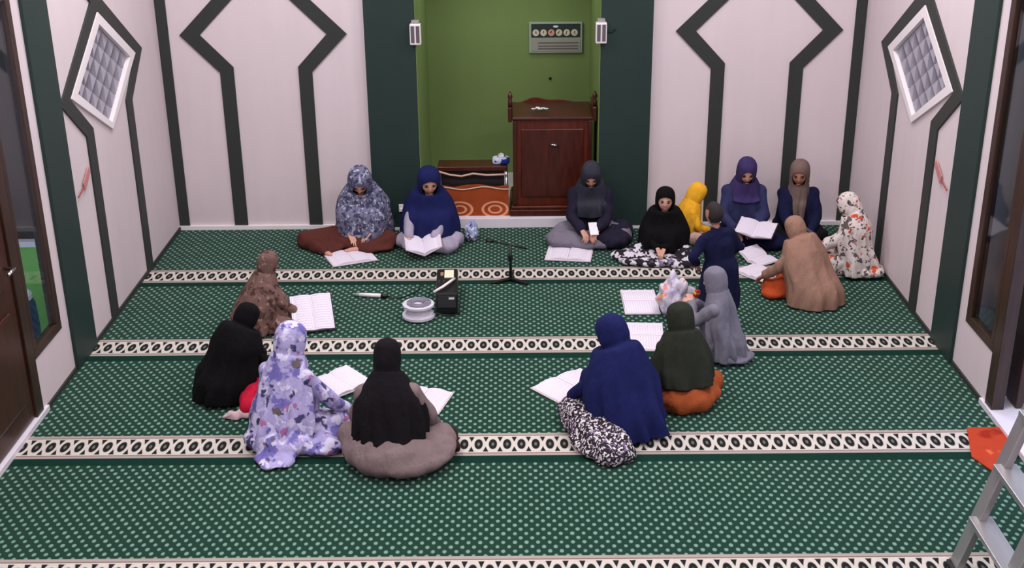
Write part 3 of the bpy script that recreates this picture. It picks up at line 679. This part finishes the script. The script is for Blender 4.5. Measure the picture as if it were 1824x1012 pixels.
    # ---- skirt over the legs
    if skirt:
        t = MB(); fat = skirt.get('fat', 1.0)
        for q, (kn, an, toe) in zip((1, -1) if not mirror else (-1, 1), legs):
            t.add(*capsule(hip[q], kn, .125*fat, .095*fat)); t.add(*capsule(kn, an+(kn-an)*.12, .088*fat, .062*fat))
        if pose != 'stand':
            t.add(*ellipsoid(pel+V3(0, -.01, -.02), (.22*fat, .17*fat, .13))); t.add(*ellipsoid((0, .18, .075), (.24*fat, .20, .065)))
        for (a_, b_, ra, rb) in skirt.get('caps', []): t.add(*capsule(V3(*a_), V3(*b_), ra, rb))
        for (c_, r_) in skirt.get('ells', []): t.add(*ellipsoid(c_, r_))
        v, n_, f = remesh(t, .018, 12); v = v+n_*wave(v, seed+5, 40, skirt.get('fold', .009)*.7, vert=.6)[:, None]; v[:, 2] = np.maximum(v[:, 2], .008/s)
        link_mesh(skirt.get('name', 'skirt'), v*s, f, skirt['m'], o)
    for ex_ in extras:
        t = MB()
        for (a_, b_, ra, rb) in ex_.get('caps', []): t.add(*capsule(V3(*a_), V3(*b_), ra, rb))
        for (c_, r_) in ex_.get('ells', []): t.add(*ellipsoid(c_, r_))
        v, n_, f = remesh(t, .014, 4); v = v+n_*wave(v, seed+21, 55, ex_.get('fold', .008))[:, None]; v[:, 2] = np.maximum(v[:, 2], .008/s)
        link_mesh(ex_['name'], v*s, f, ex_['m'], o)
    # ---- veil: loft from crown to hem with a face opening
    if veil:
        L = []   # centre, ex, ey, rx, rfront, rback, head-height for the opening (or None)
        lo = veil.get('loose', 1.0)
        for z, rx, rf, rb in ((.138, .001, .001, .001), (.126, .048, .046, .052), (.09, .081, .085, .098), (.035, .092, .1, .114), (-.03, .093, .103, .112), (-.085, .09, .096, .10)):
            L.append([hc+Hz*z, Hx, Hy, rx*lo*hs, rf*hs, rb*lo*hs, z])
        dn = veil.get('neck', (.13, .115, .105)); L.append([hc*.38+neck*.62-up*.005-V3(0, 0, .03*(hs-1)), unit(Hx+ex*2), unit(Hy+ey*2), dn[0], dn[1], dn[2], -.16])
        shd = veil.get('shoulder', (.215, .145, .135)); L.append([sc-up*.02, ex, ey, shd[0], shd[1], shd[2], None])
        for r in veil['rings']:   # (height along the spine or absolute z, rx, rf, rb, cx, cy)
            z, rx, rf, rb = r[:4]; cx, cy = (r[4], r[5]) if len(r) > 4 else (0, 0)
            k = (z-pel[2])/max(up[2], .2); c = pel+up*k if k > 0 else V3(pel[0], pel[1], z)
            c = c+V3(cx, cy, 0); c[2] = z; L.append([c, V3(1, 0, 0), V3(0, 1, 0), rx, rf, rb, None])
        zf, zb = veil.get('dz', (0, 0)); nl = len(L); NR = 10*(nl-1); NA = 64; op = veil.get('open', .85)
        cols = [np.array([np.r_[q[0], q[1], q[2], q[3], q[4], q[5]] for q in L])][0]; hz = [q[6] if q[6] is not None else -.3 for q in L]
        def cr(A, t):
            i = min(int(t), nl-2); u = t-i; p0, p1, p2, p3 = A[max(i-1, 0)], A[i], A[i+1], A[min(i+2, nl-1)]
            return .5*((2*p1)+(-p0+p2)*u+(2*p0-5*p1+4*p2-p3)*u*u+(-p0+3*p1-3*p2+p3)*u**3)
        V = []; F = []; rs = np.random.RandomState(seed); ph = rs.uniform(0, 6.28, 8); fr = [4, 6, 7, 9, 11, 13, 16, 5]; ridge = lambda q: 1-2*abs(math.sin(q*.5))**.8; hz = np.array(hz, float)[:, None]
        for j in range(NR+1):
            t = (nl-1)*j/NR; q = cr(cols, t); z = float(cr(hz, t)[0]); c = q[:3]; X = unit(q[3:6]); Y = unit(q[6:9]); rx, rf, rb = np.maximum(q[9:12], .006)
            e = (z+.016)/.082; th0 = op*math.sqrt(1-e*e) if abs(e) < 1 and t < 6.4 else 0.0
            low = min(1, max(0, (t-6)/(nl-7))) if nl > 7 else 0
            for k in range(NA+1):
                th = th0+(2*math.pi-2*th0)*k/NA; sn, cs = math.sin(th), math.cos(th)
                fold = sum(ridge(fr[i]*th+ph[i]+(1.1*math.sin(t*.8+ph[i]))) for i in range(8))/2.6
                amp = veil.get('fold', .035)*2.3*low**.9+.005
                ryy = rf if cs > 0 else rb
                w = 1+amp*fold
                p = c+X*rx*sn*w+Y*ryy*cs*w
                if t > nl-2: p = p+V3(0, 0, (t-(nl-2))*(zf*max(cs, 0)+zb*max(-cs, 0)+.012*fold))
                V.append(p)
        W = NA+1
        for j in range(NR):
            for k in range(NA): F.append((j*W+k, (j+1)*W+k, (j+1)*W+k+1, j*W+k+1))
        V = np.array(V); nrm = wave(V, seed+9, 26, .006)
        tt = np.repeat(np.arange(NR+1)/NR*(nl-1), W); V = V+np.stack([nrm, nrm*.7, nrm*.2], 1)*np.clip((tt-5.5)/2, 0, 1)[:, None]
        V[:, 2] = np.maximum(V[:, 2], .012/s)
        me = bpy.data.meshes.new('headscarf'); bm = bmesh.new(); vs = [bm.verts.new(tuple(p*s)) for p in V]
        for q in F: bm.faces.new([vs[i] for i in q])
        bmesh.ops.remove_doubles(bm, verts=bm.verts, dist=.0004); bm.to_mesh(me); bm.free(); me.materials.append(veil['m'])
        me.polygons.foreach_set('use_smooth', [True]*len(me.polygons))
        ho = bpy.data.objects.new(veil.get('name', 'headscarf'), me); COL.objects.link(ho); ho.parent = o
        sol = ho.modifiers.new('thickness', 'SOLIDIFY'); sol.thickness = .006; sol.offset = 1
    top_pt = hc+Hz*.13; Rw = rot_z(-R(face)); wp = Rw@(top_pt*s)+V3(xy[0], xy[1], 0); PEOPLE.append((name, label, tuple(wp), s))
    return o

# -- fabrics
F_GREYFLOR = print_cloth('grey_blue_floral', (112, 112, 138), [((64, 66, 92), 22, .5, .58), ((176, 174, 196), 34, .56, .62), ((52, 54, 76), 50, .58, .64)])
F_LAV = print_cloth('lavender_floral', (168, 162, 206), [((112, 106, 172), 11, .52, .58), ((204, 200, 226), 17, .54, .59), ((70, 66, 108), 15, .60, .64), ((160, 104, 146), 12, .62, .66), ((104, 94, 98), 9, .64, .67)])
F_ORANGE = print_cloth('white_orange_floral', (214, 204, 200), [((96, 88, 86), 20, .56, .60), ((200, 84, 48), 11, .62, .65), ((190, 120, 130), 15, .64, .68), ((60, 58, 54), 26, .63, .66)])
F_BW = print_cloth('black_white_print', (36, 34, 40), [((206, 200, 210), 17, .51, .54), ((120, 108, 130), 12, .6, .64)])
F_BWF = print_cloth('black_white_speckle', (40, 34, 44), [((212, 206, 208), 62, .53, .56), ((120, 100, 130), 40, .6, .66)])
F_NAVY = cloth('navy_cloth', (24, 30, 78)); F_NAVY2 = cloth('dark_navy_cloth', (22, 24, 56)); F_BLACK = cloth('black_cloth', (9, 8, 10)); F_BLACK2 = cloth('soft_black_cloth', (19, 16, 21))
F_GREY = cloth('grey_cloth', (118, 116, 130)); F_CHAR = cloth('charcoal_cloth', (48, 50, 60)); F_LGREY = cloth('pale_grey_cloth', (160, 152, 172)); F_MGREY = cloth('mid_grey_cloth', (118, 112, 126))
F_BROWN = cloth('brown_cloth', (84, 44, 38)); F_TAUPE = cloth('taupe_cloth', (112, 94, 88)); F_TAUPE2 = cloth('taupe_skirt_cloth', (124, 108, 108)); F_TAN = cloth('tan_cloth', (150, 116, 100)); F_YEL = cloth('yellow_cloth', (228, 168, 44), .15)
F_PURP = cloth('purple_cloth', (58, 48, 92)); F_SLATE = cloth('slate_blue_cloth', (48, 52, 88)); F_OLIVE = cloth('dark_olive_cloth', (40, 44, 36)); F_RUST = cloth('rust_cloth', (150, 74, 40)); F_RED = cloth('red_cloth', (176, 22, 52)); F_ORSK = cloth('orange_cloth', (172, 70, 36))
F_MOCHA = print_cloth('mocha_brown_print', (112, 86, 80), [((74, 52, 48), 20, .54, .6), ((150, 124, 112), 30, .6, .66)])

def ellr(*a): return list(a)
person('person', 'woman in a grey blue floral prayer veil and brown skirt, seated against the back wall', (-1.260, 0.800), 180, 0.800, 'cross', lean=5, head=(42, 0, 0), headscale=1.2, legx=.88,
       handL=(-.10, .24, .2), handR=(.12, .26, .18), seed=1, skin=M_SKIN2,
       skirt=dict(m=F_BROWN, fat=.9, caps=[((-.30, .2, .1), (-.10, .34, .05), .09, .07), ((.30, .12, .1), (.60, .16, .08), .12, .10), ((.60, .16, .07), (.36, .42, .045), .09, .05), ((-.26, .15, .1), (-.32, .12, .05), .08, .05)], ells=[((.36, .26, .05), (.2, .16, .05)), ((-.1, .3, .05), (.24, .12, .05))]),
       extras=[dict(name='foot', m=M_SKIN2, caps=[((.40, .40, .045), (.30, .47, .03), .035, .025)], fold=.001)],
       veil=dict(m=F_GREYFLOR, loose=1.15, open=.62, neck=(.18, .14, .16), shoulder=(.27, .2, .17), rings=[(.38, .30, .27, .19, 0, .03), (.22, .32, .30, .2, 0, .03), (.07, .335, .33, .2, 0, .02)], fold=.05))
person('person', 'woman in a navy veil and pale grey skirt holding an open book', (-0.700, 0.780), 178, 0.765, 'cross', lean=8, head=(22, -8, 0), headscale=1.25, legx=.86,
       handL=(-.05, .43, .15), handR=(.22, .42, .19), seed=2, hp='flat', skin=M_SKIN2,
       top=dict(m=F_LGREY, sleeve=.9), skirt=dict(m=F_LGREY, fat=1.02, ells=[((0, .3, .08), (.32, .16, .08)), ((-.16, .33, .08), (.16, .14, .09))]),
       veil=dict(m=F_NAVY, loose=1.12, open=.8, neck=(.18, .14, .15), shoulder=(.28, .2, .17), rings=[(.36, .33, .28, .19, 0, .03), (.18, .37, .33, .19, 0, .05)], fold=.035, dz=(0, -.06)))
person('person', 'woman in a charcoal veil looking down at a phone beside the pulpit', (.655, .86), 182, .84, 'cross', lean=8, head=(36, 0, 0), headscale=1.08,
       handL=(-.06, .36, .20), handR=(.08, .36, .20), seed=3, hp='grip', skin=M_SKIN2,
       top=dict(m=cloth('indigo_black_cloth', (34, 30, 48)), fat=1.1), skirt=dict(m=F_MGREY, fat=1.0, ells=[((.24, .26, .08), (.22, .16, .09)), ((0, .3, .06), (.32, .14, .06))]),
       extras=[dict(name='shawl_end', m=cloth('indigo_black_cloth', (34, 30, 48)), ells=[((-.22, .26, .09), (.2, .19, .10)), ((-.3, .1, .1), (.14, .2, .12))])],
       veil=dict(m=F_CHAR, open=.62, neck=(.13, .11, .11), shoulder=(.19, .14, .14), rings=[(.40, .22, .2, .17, 0, .02), (.30, .23, .22, .18, 0, .02)], fold=.05))
person('person', 'woman in a black veil, face towards the viewpoint, with a black and white skirt', (1.235, 0.440), 186, 0.630, 'cross', lean=3, head=(6, 0, 0), headscale=1.3,
       handL=(.0, .36, .20), handR=(.08, .35, .21), seed=4, skin=M_SKIN2,
       top=dict(m=F_BLACK, fat=1.05), skirt=dict(m=F_BW, fat=1.05, ells=[((.18, .36, .05), (.42, .19, .06)), ((.42, .22, .05), (.26, .17, .08)), ((-.2, .38, .05), (.26, .17, .06))], fold=.014),
       veil=dict(m=F_BLACK, loose=1.06, open=.95, neck=(.20, .16, .17), shoulder=(.285, .2, .18), rings=[(.36, .335, .28, .2, 0, .03), (.2, .35, .31, .21, 0, .04), (.13, .35, .31, .21, 0, .03)], fold=.04))
person('person', 'small girl in a yellow veil sitting behind the woman in black', (1.450, 0.760), 82, 0.560, 'cross', lean=10, head=(30, 0, 0), headscale=1.3, seed=5, handL=(-.1, .3, .2), handR=(.12, .34, .2),
       top=dict(m=F_YEL), skirt=dict(m=cloth('cream_pink_cloth', (206, 170, 160)), fat=1.0),
       veil=dict(m=F_YEL, loose=1.05, open=.75, neck=(.15, .13, .14), shoulder=(.23, .18, .19), rings=[(.34, .26, .22, .22), (.2, .27, .24, .23)], fold=.06))
person('person', 'woman in a purple scarf and slate blue dress with an open book on her lap', (1.945, 0.840), 182, 0.840, 'cross', lean=4, head=(26, 0, 0), headscale=1.1, legx=.72,
       handL=(-.08, .30, .21), handR=(.12, .33, .21), seed=6, skin=M_SKIN2,
       top=dict(m=F_SLATE, fat=1.14), skirt=dict(m=F_NAVY2, fat=.9, ells=[((-.25, .3, .06), (.22, .16, .07))]),
       veil=dict(m=F_PURP, loose=.98, open=.62, neck=(.12, .11, .11), shoulder=(.2, .14, .14), rings=[(.44, .225, .19, .16)], fold=.04))
person('person', 'woman in a long taupe scarf and dark navy dress near the wall corner', (2.400, 0.840), 184, 0.800, 'cross', lean=6, head=(18, 12, 0), headscale=1.12, legx=.72,
       handL=(-.10, .3, .15), handR=(.06, .33, .15), seed=7, skin=M_SKIN,
       top=dict(m=F_NAVY2, fat=1.25), skirt=dict(m=F_BLACK2, fat=.9),
       veil=dict(m=F_TAUPE, loose=1.0, open=.8, neck=(.1, .11, .1), shoulder=(.125, .155, .11), rings=[(.40, .12, .205, .13), (.24, .085, .235, .1, 0, .02)], fold=.06))
person('person', 'woman in a white and orange floral prayer veil by the side wall', (2.650, 0.000), -62, 0.700, 'kneel', lean=6, head=(38, 0, 0), headscale=1.12,
       handL=(-.08, .34, .26), handR=(.10, .32, .28), hp='grip', seed=8,
       skirt=dict(m=F_ORANGE, fat=.95, ells=[((0, -.2, .07), (.2, .2, .08))]), top=dict(m=F_ORANGE),
       veil=dict(m=F_ORANGE, loose=1.1, open=.74, neck=(.15, .12, .13), shoulder=(.23, .18, .18), rings=[(.36, .25, .25, .2, 0, .0), (.2, .27, .27, .24, 0, -.02), (.05, .29, .25, .27, 0, -.03)], fold=.07))
person('person', 'woman in a wide plain tan veil with her back turned, beside the scattered books', (2.180, -0.520), -42, 0.690, 'kneel', lean=20, head=(30, 0, 0), headscale=1.05,
       handL=(-.22, .50, .10), handR=(.12, .48, .12), seed=9,
       top=dict(m=F_TAN), skirt=dict(m=F_ORSK, fat=1.0, ells=[((-.18, .26, .05), (.16, .15, .06))]),
       veil=dict(m=F_TAN, loose=1.02, open=.7, neck=(.17, .15, .18), shoulder=(.26, .21, .22), rings=[(.40, .31, .27, .28, 0, 0), (.2, .345, .28, .35, 0, -.02), (.03, .36, .25, .38, 0, -.03)], fold=.035))
person('person', 'little boy in a long navy robe standing with his back turned', (1.450, -1.040), -16, 0.600, 'stand', lean=2, tilt=-10, head=(4, -14, -4), headscale=1.2, handL=(-.26, .12, .80), handR=(.22, .2, .86), hair=M_HAIR, seed=10,
       top=dict(m=F_NAVY2, name='robe', fat=1.05, caps=[((.04, 0, .8), (.09, 0, .30), .17, .17), ((-.04, 0, .8), (-.12, 0, .30), .17, .17)]),
       skirt=dict(m=F_NAVY2, name='trousers', fat=.66))
person('person', 'small girl in a grey prayer veil eating a snack, her face in profile', (1.340, -1.500), -62, 0.670, 'kneel', lean=3, head=(14, 0, 0), headscale=1.12,
       handL=(-.03, .235, .56), handR=(.04, .23, .54), hp='grip', seed=11, skin=M_SKIN2,
       top=dict(m=F_GREY), skirt=dict(m=F_GREY, fat=.95, ells=[((.0, -.2, .05), (.2, .22, .06)), ((.05, -.28, .04), (.22, .14, .04))], fold=.014),
       veil=dict(m=F_GREY, loose=1.0, open=.74, neck=(.12, .1, .12), shoulder=(.2, .13, .17), rings=[(.40, .25, .17, .2), (.22, .27, .2, .27, 0, -.03), (.06, .29, .22, .31, 0, -.04)], fold=.08))
person('person', 'woman in a dark olive scarf and rust brown skirt seen from behind', (1.055, -2.190), -8, 0.735, 'cross', lean=13, head=(20, -10, 0), headscale=1.08,
       handL=(-.2, .36, .12), handR=(.14, .36, .12), seed=12,
       top=dict(m=F_OLIVE, fat=1.1), skirt=dict(m=F_RUST, fat=1.0, ells=[((0, -.08, .1), (.27, .19, .12)), ((0, .08, .08), (.36, .29, .11))], fold=.013),
       veil=dict(m=F_OLIVE, loose=1.15, open=.7, neck=(.15, .13, .15), shoulder=(.235, .18, .18), rings=[(.38, .28, .23, .21), (.24, .295, .25, .24, 0, -.01)], fold=.04))
person('person', 'woman in a large navy veil and speckled skirt seen from behind', (0.640, -2.470), -34, 0.790, 'side', lean=9, tilt=3, head=(30, -8, 0), headscale=1.1,
       handL=(-.2, .40, .12), handR=(.12, .42, .12), mirror=False, seed=13,
       top=dict(m=F_NAVY), skirt=dict(m=F_BWF, fat=1.0, caps=[((-.30, .12, .1), (-.42, -.38, .05), .14, .10), ((-.22, -.05, .1), (-.30, -.40, .06), .13, .10)], ells=[((0, -.05, .09), (.24, .2, .1)), ((-.34, -.2, .05), (.2, .28, .07))], fold=.013),
       veil=dict(m=F_NAVY, loose=1.15, open=.7, neck=(.19, .16, .18), shoulder=(.265, .21, .22), rings=[(.38, .31, .29, .28), (.2, .335, .31, .34, 0, -.02), (.05, .34, .29, .37, .02, -.04)], fold=.045))
person('person', 'woman in a black scarf and wide taupe skirt seen from behind', (-0.700, -2.880), 4, 0.835, 'cross', lean=15, tilt=-4, head=(24, 0, 0), headscale=1.02,
       handL=(-.24, .36, .12), handR=(.26, .32, .12), seed=14,
       top=dict(m=F_TAUPE2, fat=1.15), skirt=dict(m=F_TAUPE2, fat=1.05, ells=[((.02, -.06, .11), (.33, .23, .16)), ((.14, .08, .1), (.28, .26, .13)), ((-.14, .1, .08), (.24, .24, .1)), ((.05, .05, .09), (.40, .36, .125))], fold=.008),
       extras=[dict(name='sock', m=cloth('maroon_sock', (54, 30, 32)), caps=[((.36, .30, .07), (.42, .14, .05), .06, .04)])],
       veil=dict(m=F_BLACK2, loose=1.0, open=.7, neck=(.115, .11, .11), shoulder=(.22, .17, .17), rings=[(.40, .265, .2, .21), (.23, .285, .23, .245, 0, -.01)], fold=.04, dz=(0, -.05)))
person('person', 'woman in a lavender and white floral prayer veil seen from behind', (-1.350, -2.600), 22, 0.830, 'cross', lean=10, head=(22, 6, 0), headscale=1.05,
       handL=(-.2, .40, .12), handR=(.36, .30, .14), seed=15,
       skirt=dict(m=F_LAV, fat=1.0, ells=[((.02, -.12, .08), (.28, .2, .1)), ((.28, .0, .05), (.22, .2, .07)), ((.1, -.3, .03), (.16, .16, .035))], fold=.014), top=dict(m=F_LAV),
       veil=dict(m=F_LAV, loose=1.12, open=.7, neck=(.125, .11, .125), shoulder=(.195, .165, .165), rings=[(.40, .235, .23, .21), (.22, .275, .26, .27, 0, -.02), (.05, .30, .27, .30, 0, -.03)], fold=.075))
person('person', 'woman in a long black veil and red skirt leaning forward', (-1.810, -2.000), 42, 0.700, 'side', lean=20, head=(38, 0, 0), mirror=True,
       handL=(-.1, .46, .12), handR=(.2, .44, .10), seed=16,
       top=dict(m=F_BLACK), skirt=dict(m=F_RED, fat=.85, caps=[((.2, .1, .08), (.46, -.14, .06), .13, .09)]),
       extras=[dict(name='ruffled_hem', m=cloth('pale_pink_cloth', (206, 176, 180)), caps=[((.40, -.28, .03), (.58, -.06, .03), .045, .045), ((.36, -.34, .02), (.46, -.26, .02), .03, .03)], fold=.016)],
       veil=dict(m=F_BLACK, loose=1.12, open=.7, neck=(.19, .15, .19), shoulder=(.27, .21, .23), rings=[(.36, .28, .28, .27), (.2, .32, .3, .33, 0, -.02), (.05, .34, .27, .36, 0, -.03)], fold=.04))
person('person', 'woman in a mottled brown veil seen in profile behind the woman in black', (-1.810, -0.970), 62, 0.660, 'cross', lean=10, head=(18, 6, 0), headscale=1.05,
       handL=(-.1, .38, .14), handR=(.16, .38, .14), seed=17,
       top=dict(m=F_MOCHA), skirt=dict(m=F_MOCHA, fat=1.0),
       veil=dict(m=F_MOCHA, loose=1.0, open=.7, neck=(.12, .11, .12), shoulder=(.22, .17, .18), rings=[(.38, .28, .25, .25), (.2, .33, .30, .33, 0, -.02), (.04, .35, .30, .36, 0, -.03)], fold=.065))

# ------------------------------------------------------------------ open books
def m_page(name):
    t = NT(name, .8, .2); x, y, z = t.sep(t.obj())
    ax = t.math('ABSOLUTE', x); u = t.math('SUBTRACT', ax, .5); v = y          # page centre at |x| = .5 in unit space
    inb = t.math('MULTIPLY', t.math('LESS_THAN', t.math('ABSOLUTE', u), .36), t.math('LESS_THAN', t.math('ABSOLUTE', v), .40))
    fr = t.math('MULTIPLY', t.math('LESS_THAN', t.math('ABSOLUTE', u), .42), t.math('LESS_THAN', t.math('ABSOLUTE', v), .445))
    fr = t.math('SUBTRACT', fr, t.math('MULTIPLY', t.math('LESS_THAN', t.math('ABSOLUTE', u), .395), t.math('LESS_THAN', t.math('ABSOLUTE', v), .425)))
    row = t.math('FRACT', t.math('MULTIPLY', v, 15)); rowm = t.math('MULTIPLY', t.math('GREATER_THAN', row, .3), t.math('LESS_THAN', row, .8))
    ink = t.math('GREATER_THAN', t.noise(30, 2, t.scalev(t.obj(), (2.2, 1.0, .01))), .47)
    txt = t.math('MULTIPLY', t.math('MULTIPLY', inb, rowm), ink)
    base = lin((226, 218, 232)); c = t.mix(t.math('MULTIPLY', txt, .26), base, lin((100, 94, 110))); c = t.mix(t.math('MULTIPLY', fr, .4), c, lin((150, 130, 150)))
    t.color(c); return t.m
M_PAGE = mat('printed_page', m_page); M_PEDGE = plain('page_edges', (214, 208, 214), .8, .2, var=.05)
def book_meshes(cover_rgb):
    out = {}
    for sgn in (-1, 1):      # page block in unit space: x 0..1 (one page), y -.5...5, z in metres
        n = 10; V = []; F = []
        prof = [.010+.016*math.sin(math.pi*min(1, (k/n)*1.15+.08))**.7*(1-.35*k/n) for k in range(n+1)]
        for k in range(n+1):
            x = sgn*(.012+.96*k/n)
            V += [(x, -.48, prof[k]), (x, .48, prof[k]), (x, -.48, .004), (x, .48, .004)]
        for k in range(n):
            a = 4*k; b = a+4; F += [(a, b, b+1, a+1), (a+2, a+3, b+3, b+2), (a, a+2, b+2, b), (a+1, b+1, b+3, a+3)]
        F += [(0, 1, 3, 2), (4*n, 4*n+2, 4*n+3, 4*n+1)]
        out[sgn] = (V, F)
    return out
BK = book_meshes(None)
def book(label, loc, rz, page_w, page_h, cover, open_l=0, open_r=0, tilt=0, roll=0, group='open books', name='open_book', extra=None):
    o = tag(empty(name, loc), label, 'book', group)
    o.rotation_euler = (math.radians(tilt), math.radians(roll), math.radians(rz))
    cm = plain('cover_'+cover[0], cover[1], .5, .3)
    for sgn, ang, nm in ((-1, open_l, 'left'), (1, open_r, 'right')):
        V, F = BK[sgn]; mb = MB(); mb.add(V, F); p = mb.build('page_block', M_PAGE, o); p.scale = (page_w, page_h, 1); p.rotation_euler = (0, math.radians(-sgn*ang), 0)
        for q in p.data.polygons: q.use_smooth = False
        c = MB().span((0 if sgn > 0 else -1.02, -.505, 0), (1.02 if sgn > 0 else 0, .505, .005)).build('cover', cm, o); c.scale = (page_w, page_h, 1); c.rotation_euler = p.rotation_euler
    MB().tube([(0, -.5*page_h, .003), (0, .5*page_h, .003)], .006, 8).build('spine', cm, o)
    return o
CW = ('cream', (206, 198, 200)); CB = ('dark', (40, 36, 44)); CG = ('green', (40, 74, 60)); CR = ('maroon', (92, 40, 40))
Z0 = .006
book('open book lying before the woman in the grey blue floral veil', (-1.335, .40, Z0), 23, .185, .30, CW)
book('open book held in the hands of the woman in navy', (-.735, .43, .075), 8, .165, .24, CW, open_l=24, open_r=30, tilt=14)
book('open book lying before the woman with the phone', (.465, .45, Z0), -8, .185, .34, CW)
book('open book propped up beside the woman in the mottled brown veil', (-1.44, -.97, .105), 14, .15, .30, CB, tilt=38, open_l=5, open_r=5)
book('open book between the lavender floral veil and the black scarf', (-1.12, -1.94, Z0+.026), 48, .16, .25, CW, open_l=4, open_r=6, tilt=8)
book('open book half hidden by the woman in the black scarf, on her other side', (-.585, -2.13, Z0), -16, .165, .30, CW)
book('large open book beside the speckled skirt', (.375, -1.96, Z0), 40, .215, .32, CW)
book('open book alone on the carpet above the navy veil', (.945, -.58, Z0), 90, .225, .26, CW)
book('open book squeezed between the navy veil and the olive scarf', (.915, -1.20, Z0), 86, .23, .27, CW)
book('open book on the lap of the woman in the purple scarf', (2.0, .50, .175), -24, .16, .24, CB, open_l=16, open_r=6, tilt=14)
book('open book beside the tan veil, under her hand', (1.93, -.03, Z0), -52, .15, .24, CW, open_l=3, open_r=3)
book('white open book lying behind the one under the tan veiled woman', (1.985, .29, Z0), -56, .14, .22, CW, open_l=28, open_r=2)
book('open book on the lap of the woman in the white and orange veil', (2.33, .10, .17), 36, .15, .23, CW, open_l=4, open_r=8, tilt=10)
# ------------------------------------------------------------------ small things near people
o = tag(empty('phone', (.665, .535, .19), math.radians(6)), 'bright white phone in the hands of the charcoal veiled woman', 'phone'); o.rotation_euler = (math.radians(28), 0, .1)
MB().span((-.036, -.07, 0), (.036, .07, .009)).build('case', M_WHITE, o, bevel=.004)
MB().span((-.032, -.062, .009), (.032, .062, .0098)).build('screen', plain('phone_screen', (228, 228, 236), .2), o)
o = tag(empty('phone', (2.345, .12, .30)), 'dark phone held by the woman in the white and orange veil', 'phone'); o.rotation_euler = (math.radians(30), 0, math.radians(70))
MB().span((-.035, -.068, 0), (.035, .068, .009)).build('case', M_BLACK, o, bevel=.004)
MB().span((-.031, -.06, .009), (.031, .06, .0098)).build('screen', plain('phone_dark_screen', (50, 54, 66), .15), o)
def crumple(name, loc, size, m, seed, parent=None, amp=.2, k=22):
    V, F = ellipsoid((0, 0, size[2]*.9), size, n=40, m=28); V = np.array(V); c = V3(0, 0, size[2]*.9); d = (V-c)
    w = 1+wave(V/np.array(size)*.2, seed, k*1.6, amp, 9, 1.0); V = c+d*w[:, None]; V[:, 2] = np.maximum(V[:, 2], .004)
    return link_mesh(name, V, F, m, parent)
o = tag(empty('plastic_bag', (1.17, -.80, 0)), 'white plastic bag with pink and orange print by the girl in grey', 'bag')
crumple('bag_body', None, (.12, .11, .15), print_cloth('bag_print', (206, 200, 214), [((214, 140, 120), 9, .58, .63), ((176, 168, 196), 14, .55, .62), ((206, 160, 60), 16, .66, .69)]), 5, o)
o = tag(empty('snack_pack', (1.235, -1.375, .40)), 'red and yellow snack pack in the grey veiled girl\'s hands', 'snack'); o.rotation_euler = (.3, .2, .5)
MB().span((-.018, -.012, -.03), (.018, .012, .035)).build('wrapper', plain('snack_red', (176, 40, 36), .35), o, bevel=.006)
MB().span((-.0185, -.0125, .005), (.0185, .0125, .022)).build('label_stripe', plain('snack_yellow', (226, 180, 50), .4), o)
o = tag(empty('cloth_bundle', (-.355, .80, 0)), 'small blue and white patterned cloth bundle beside the navy veiled woman', 'cloth')
crumple('folded_cloth', None, (.055, .075, .085), print_cloth('bundle_print', (150, 156, 196), [((226, 222, 230), 26, .54, .58), ((44, 50, 96), 20, .62, .66)]), 3, o)
#ENDPEOPLE
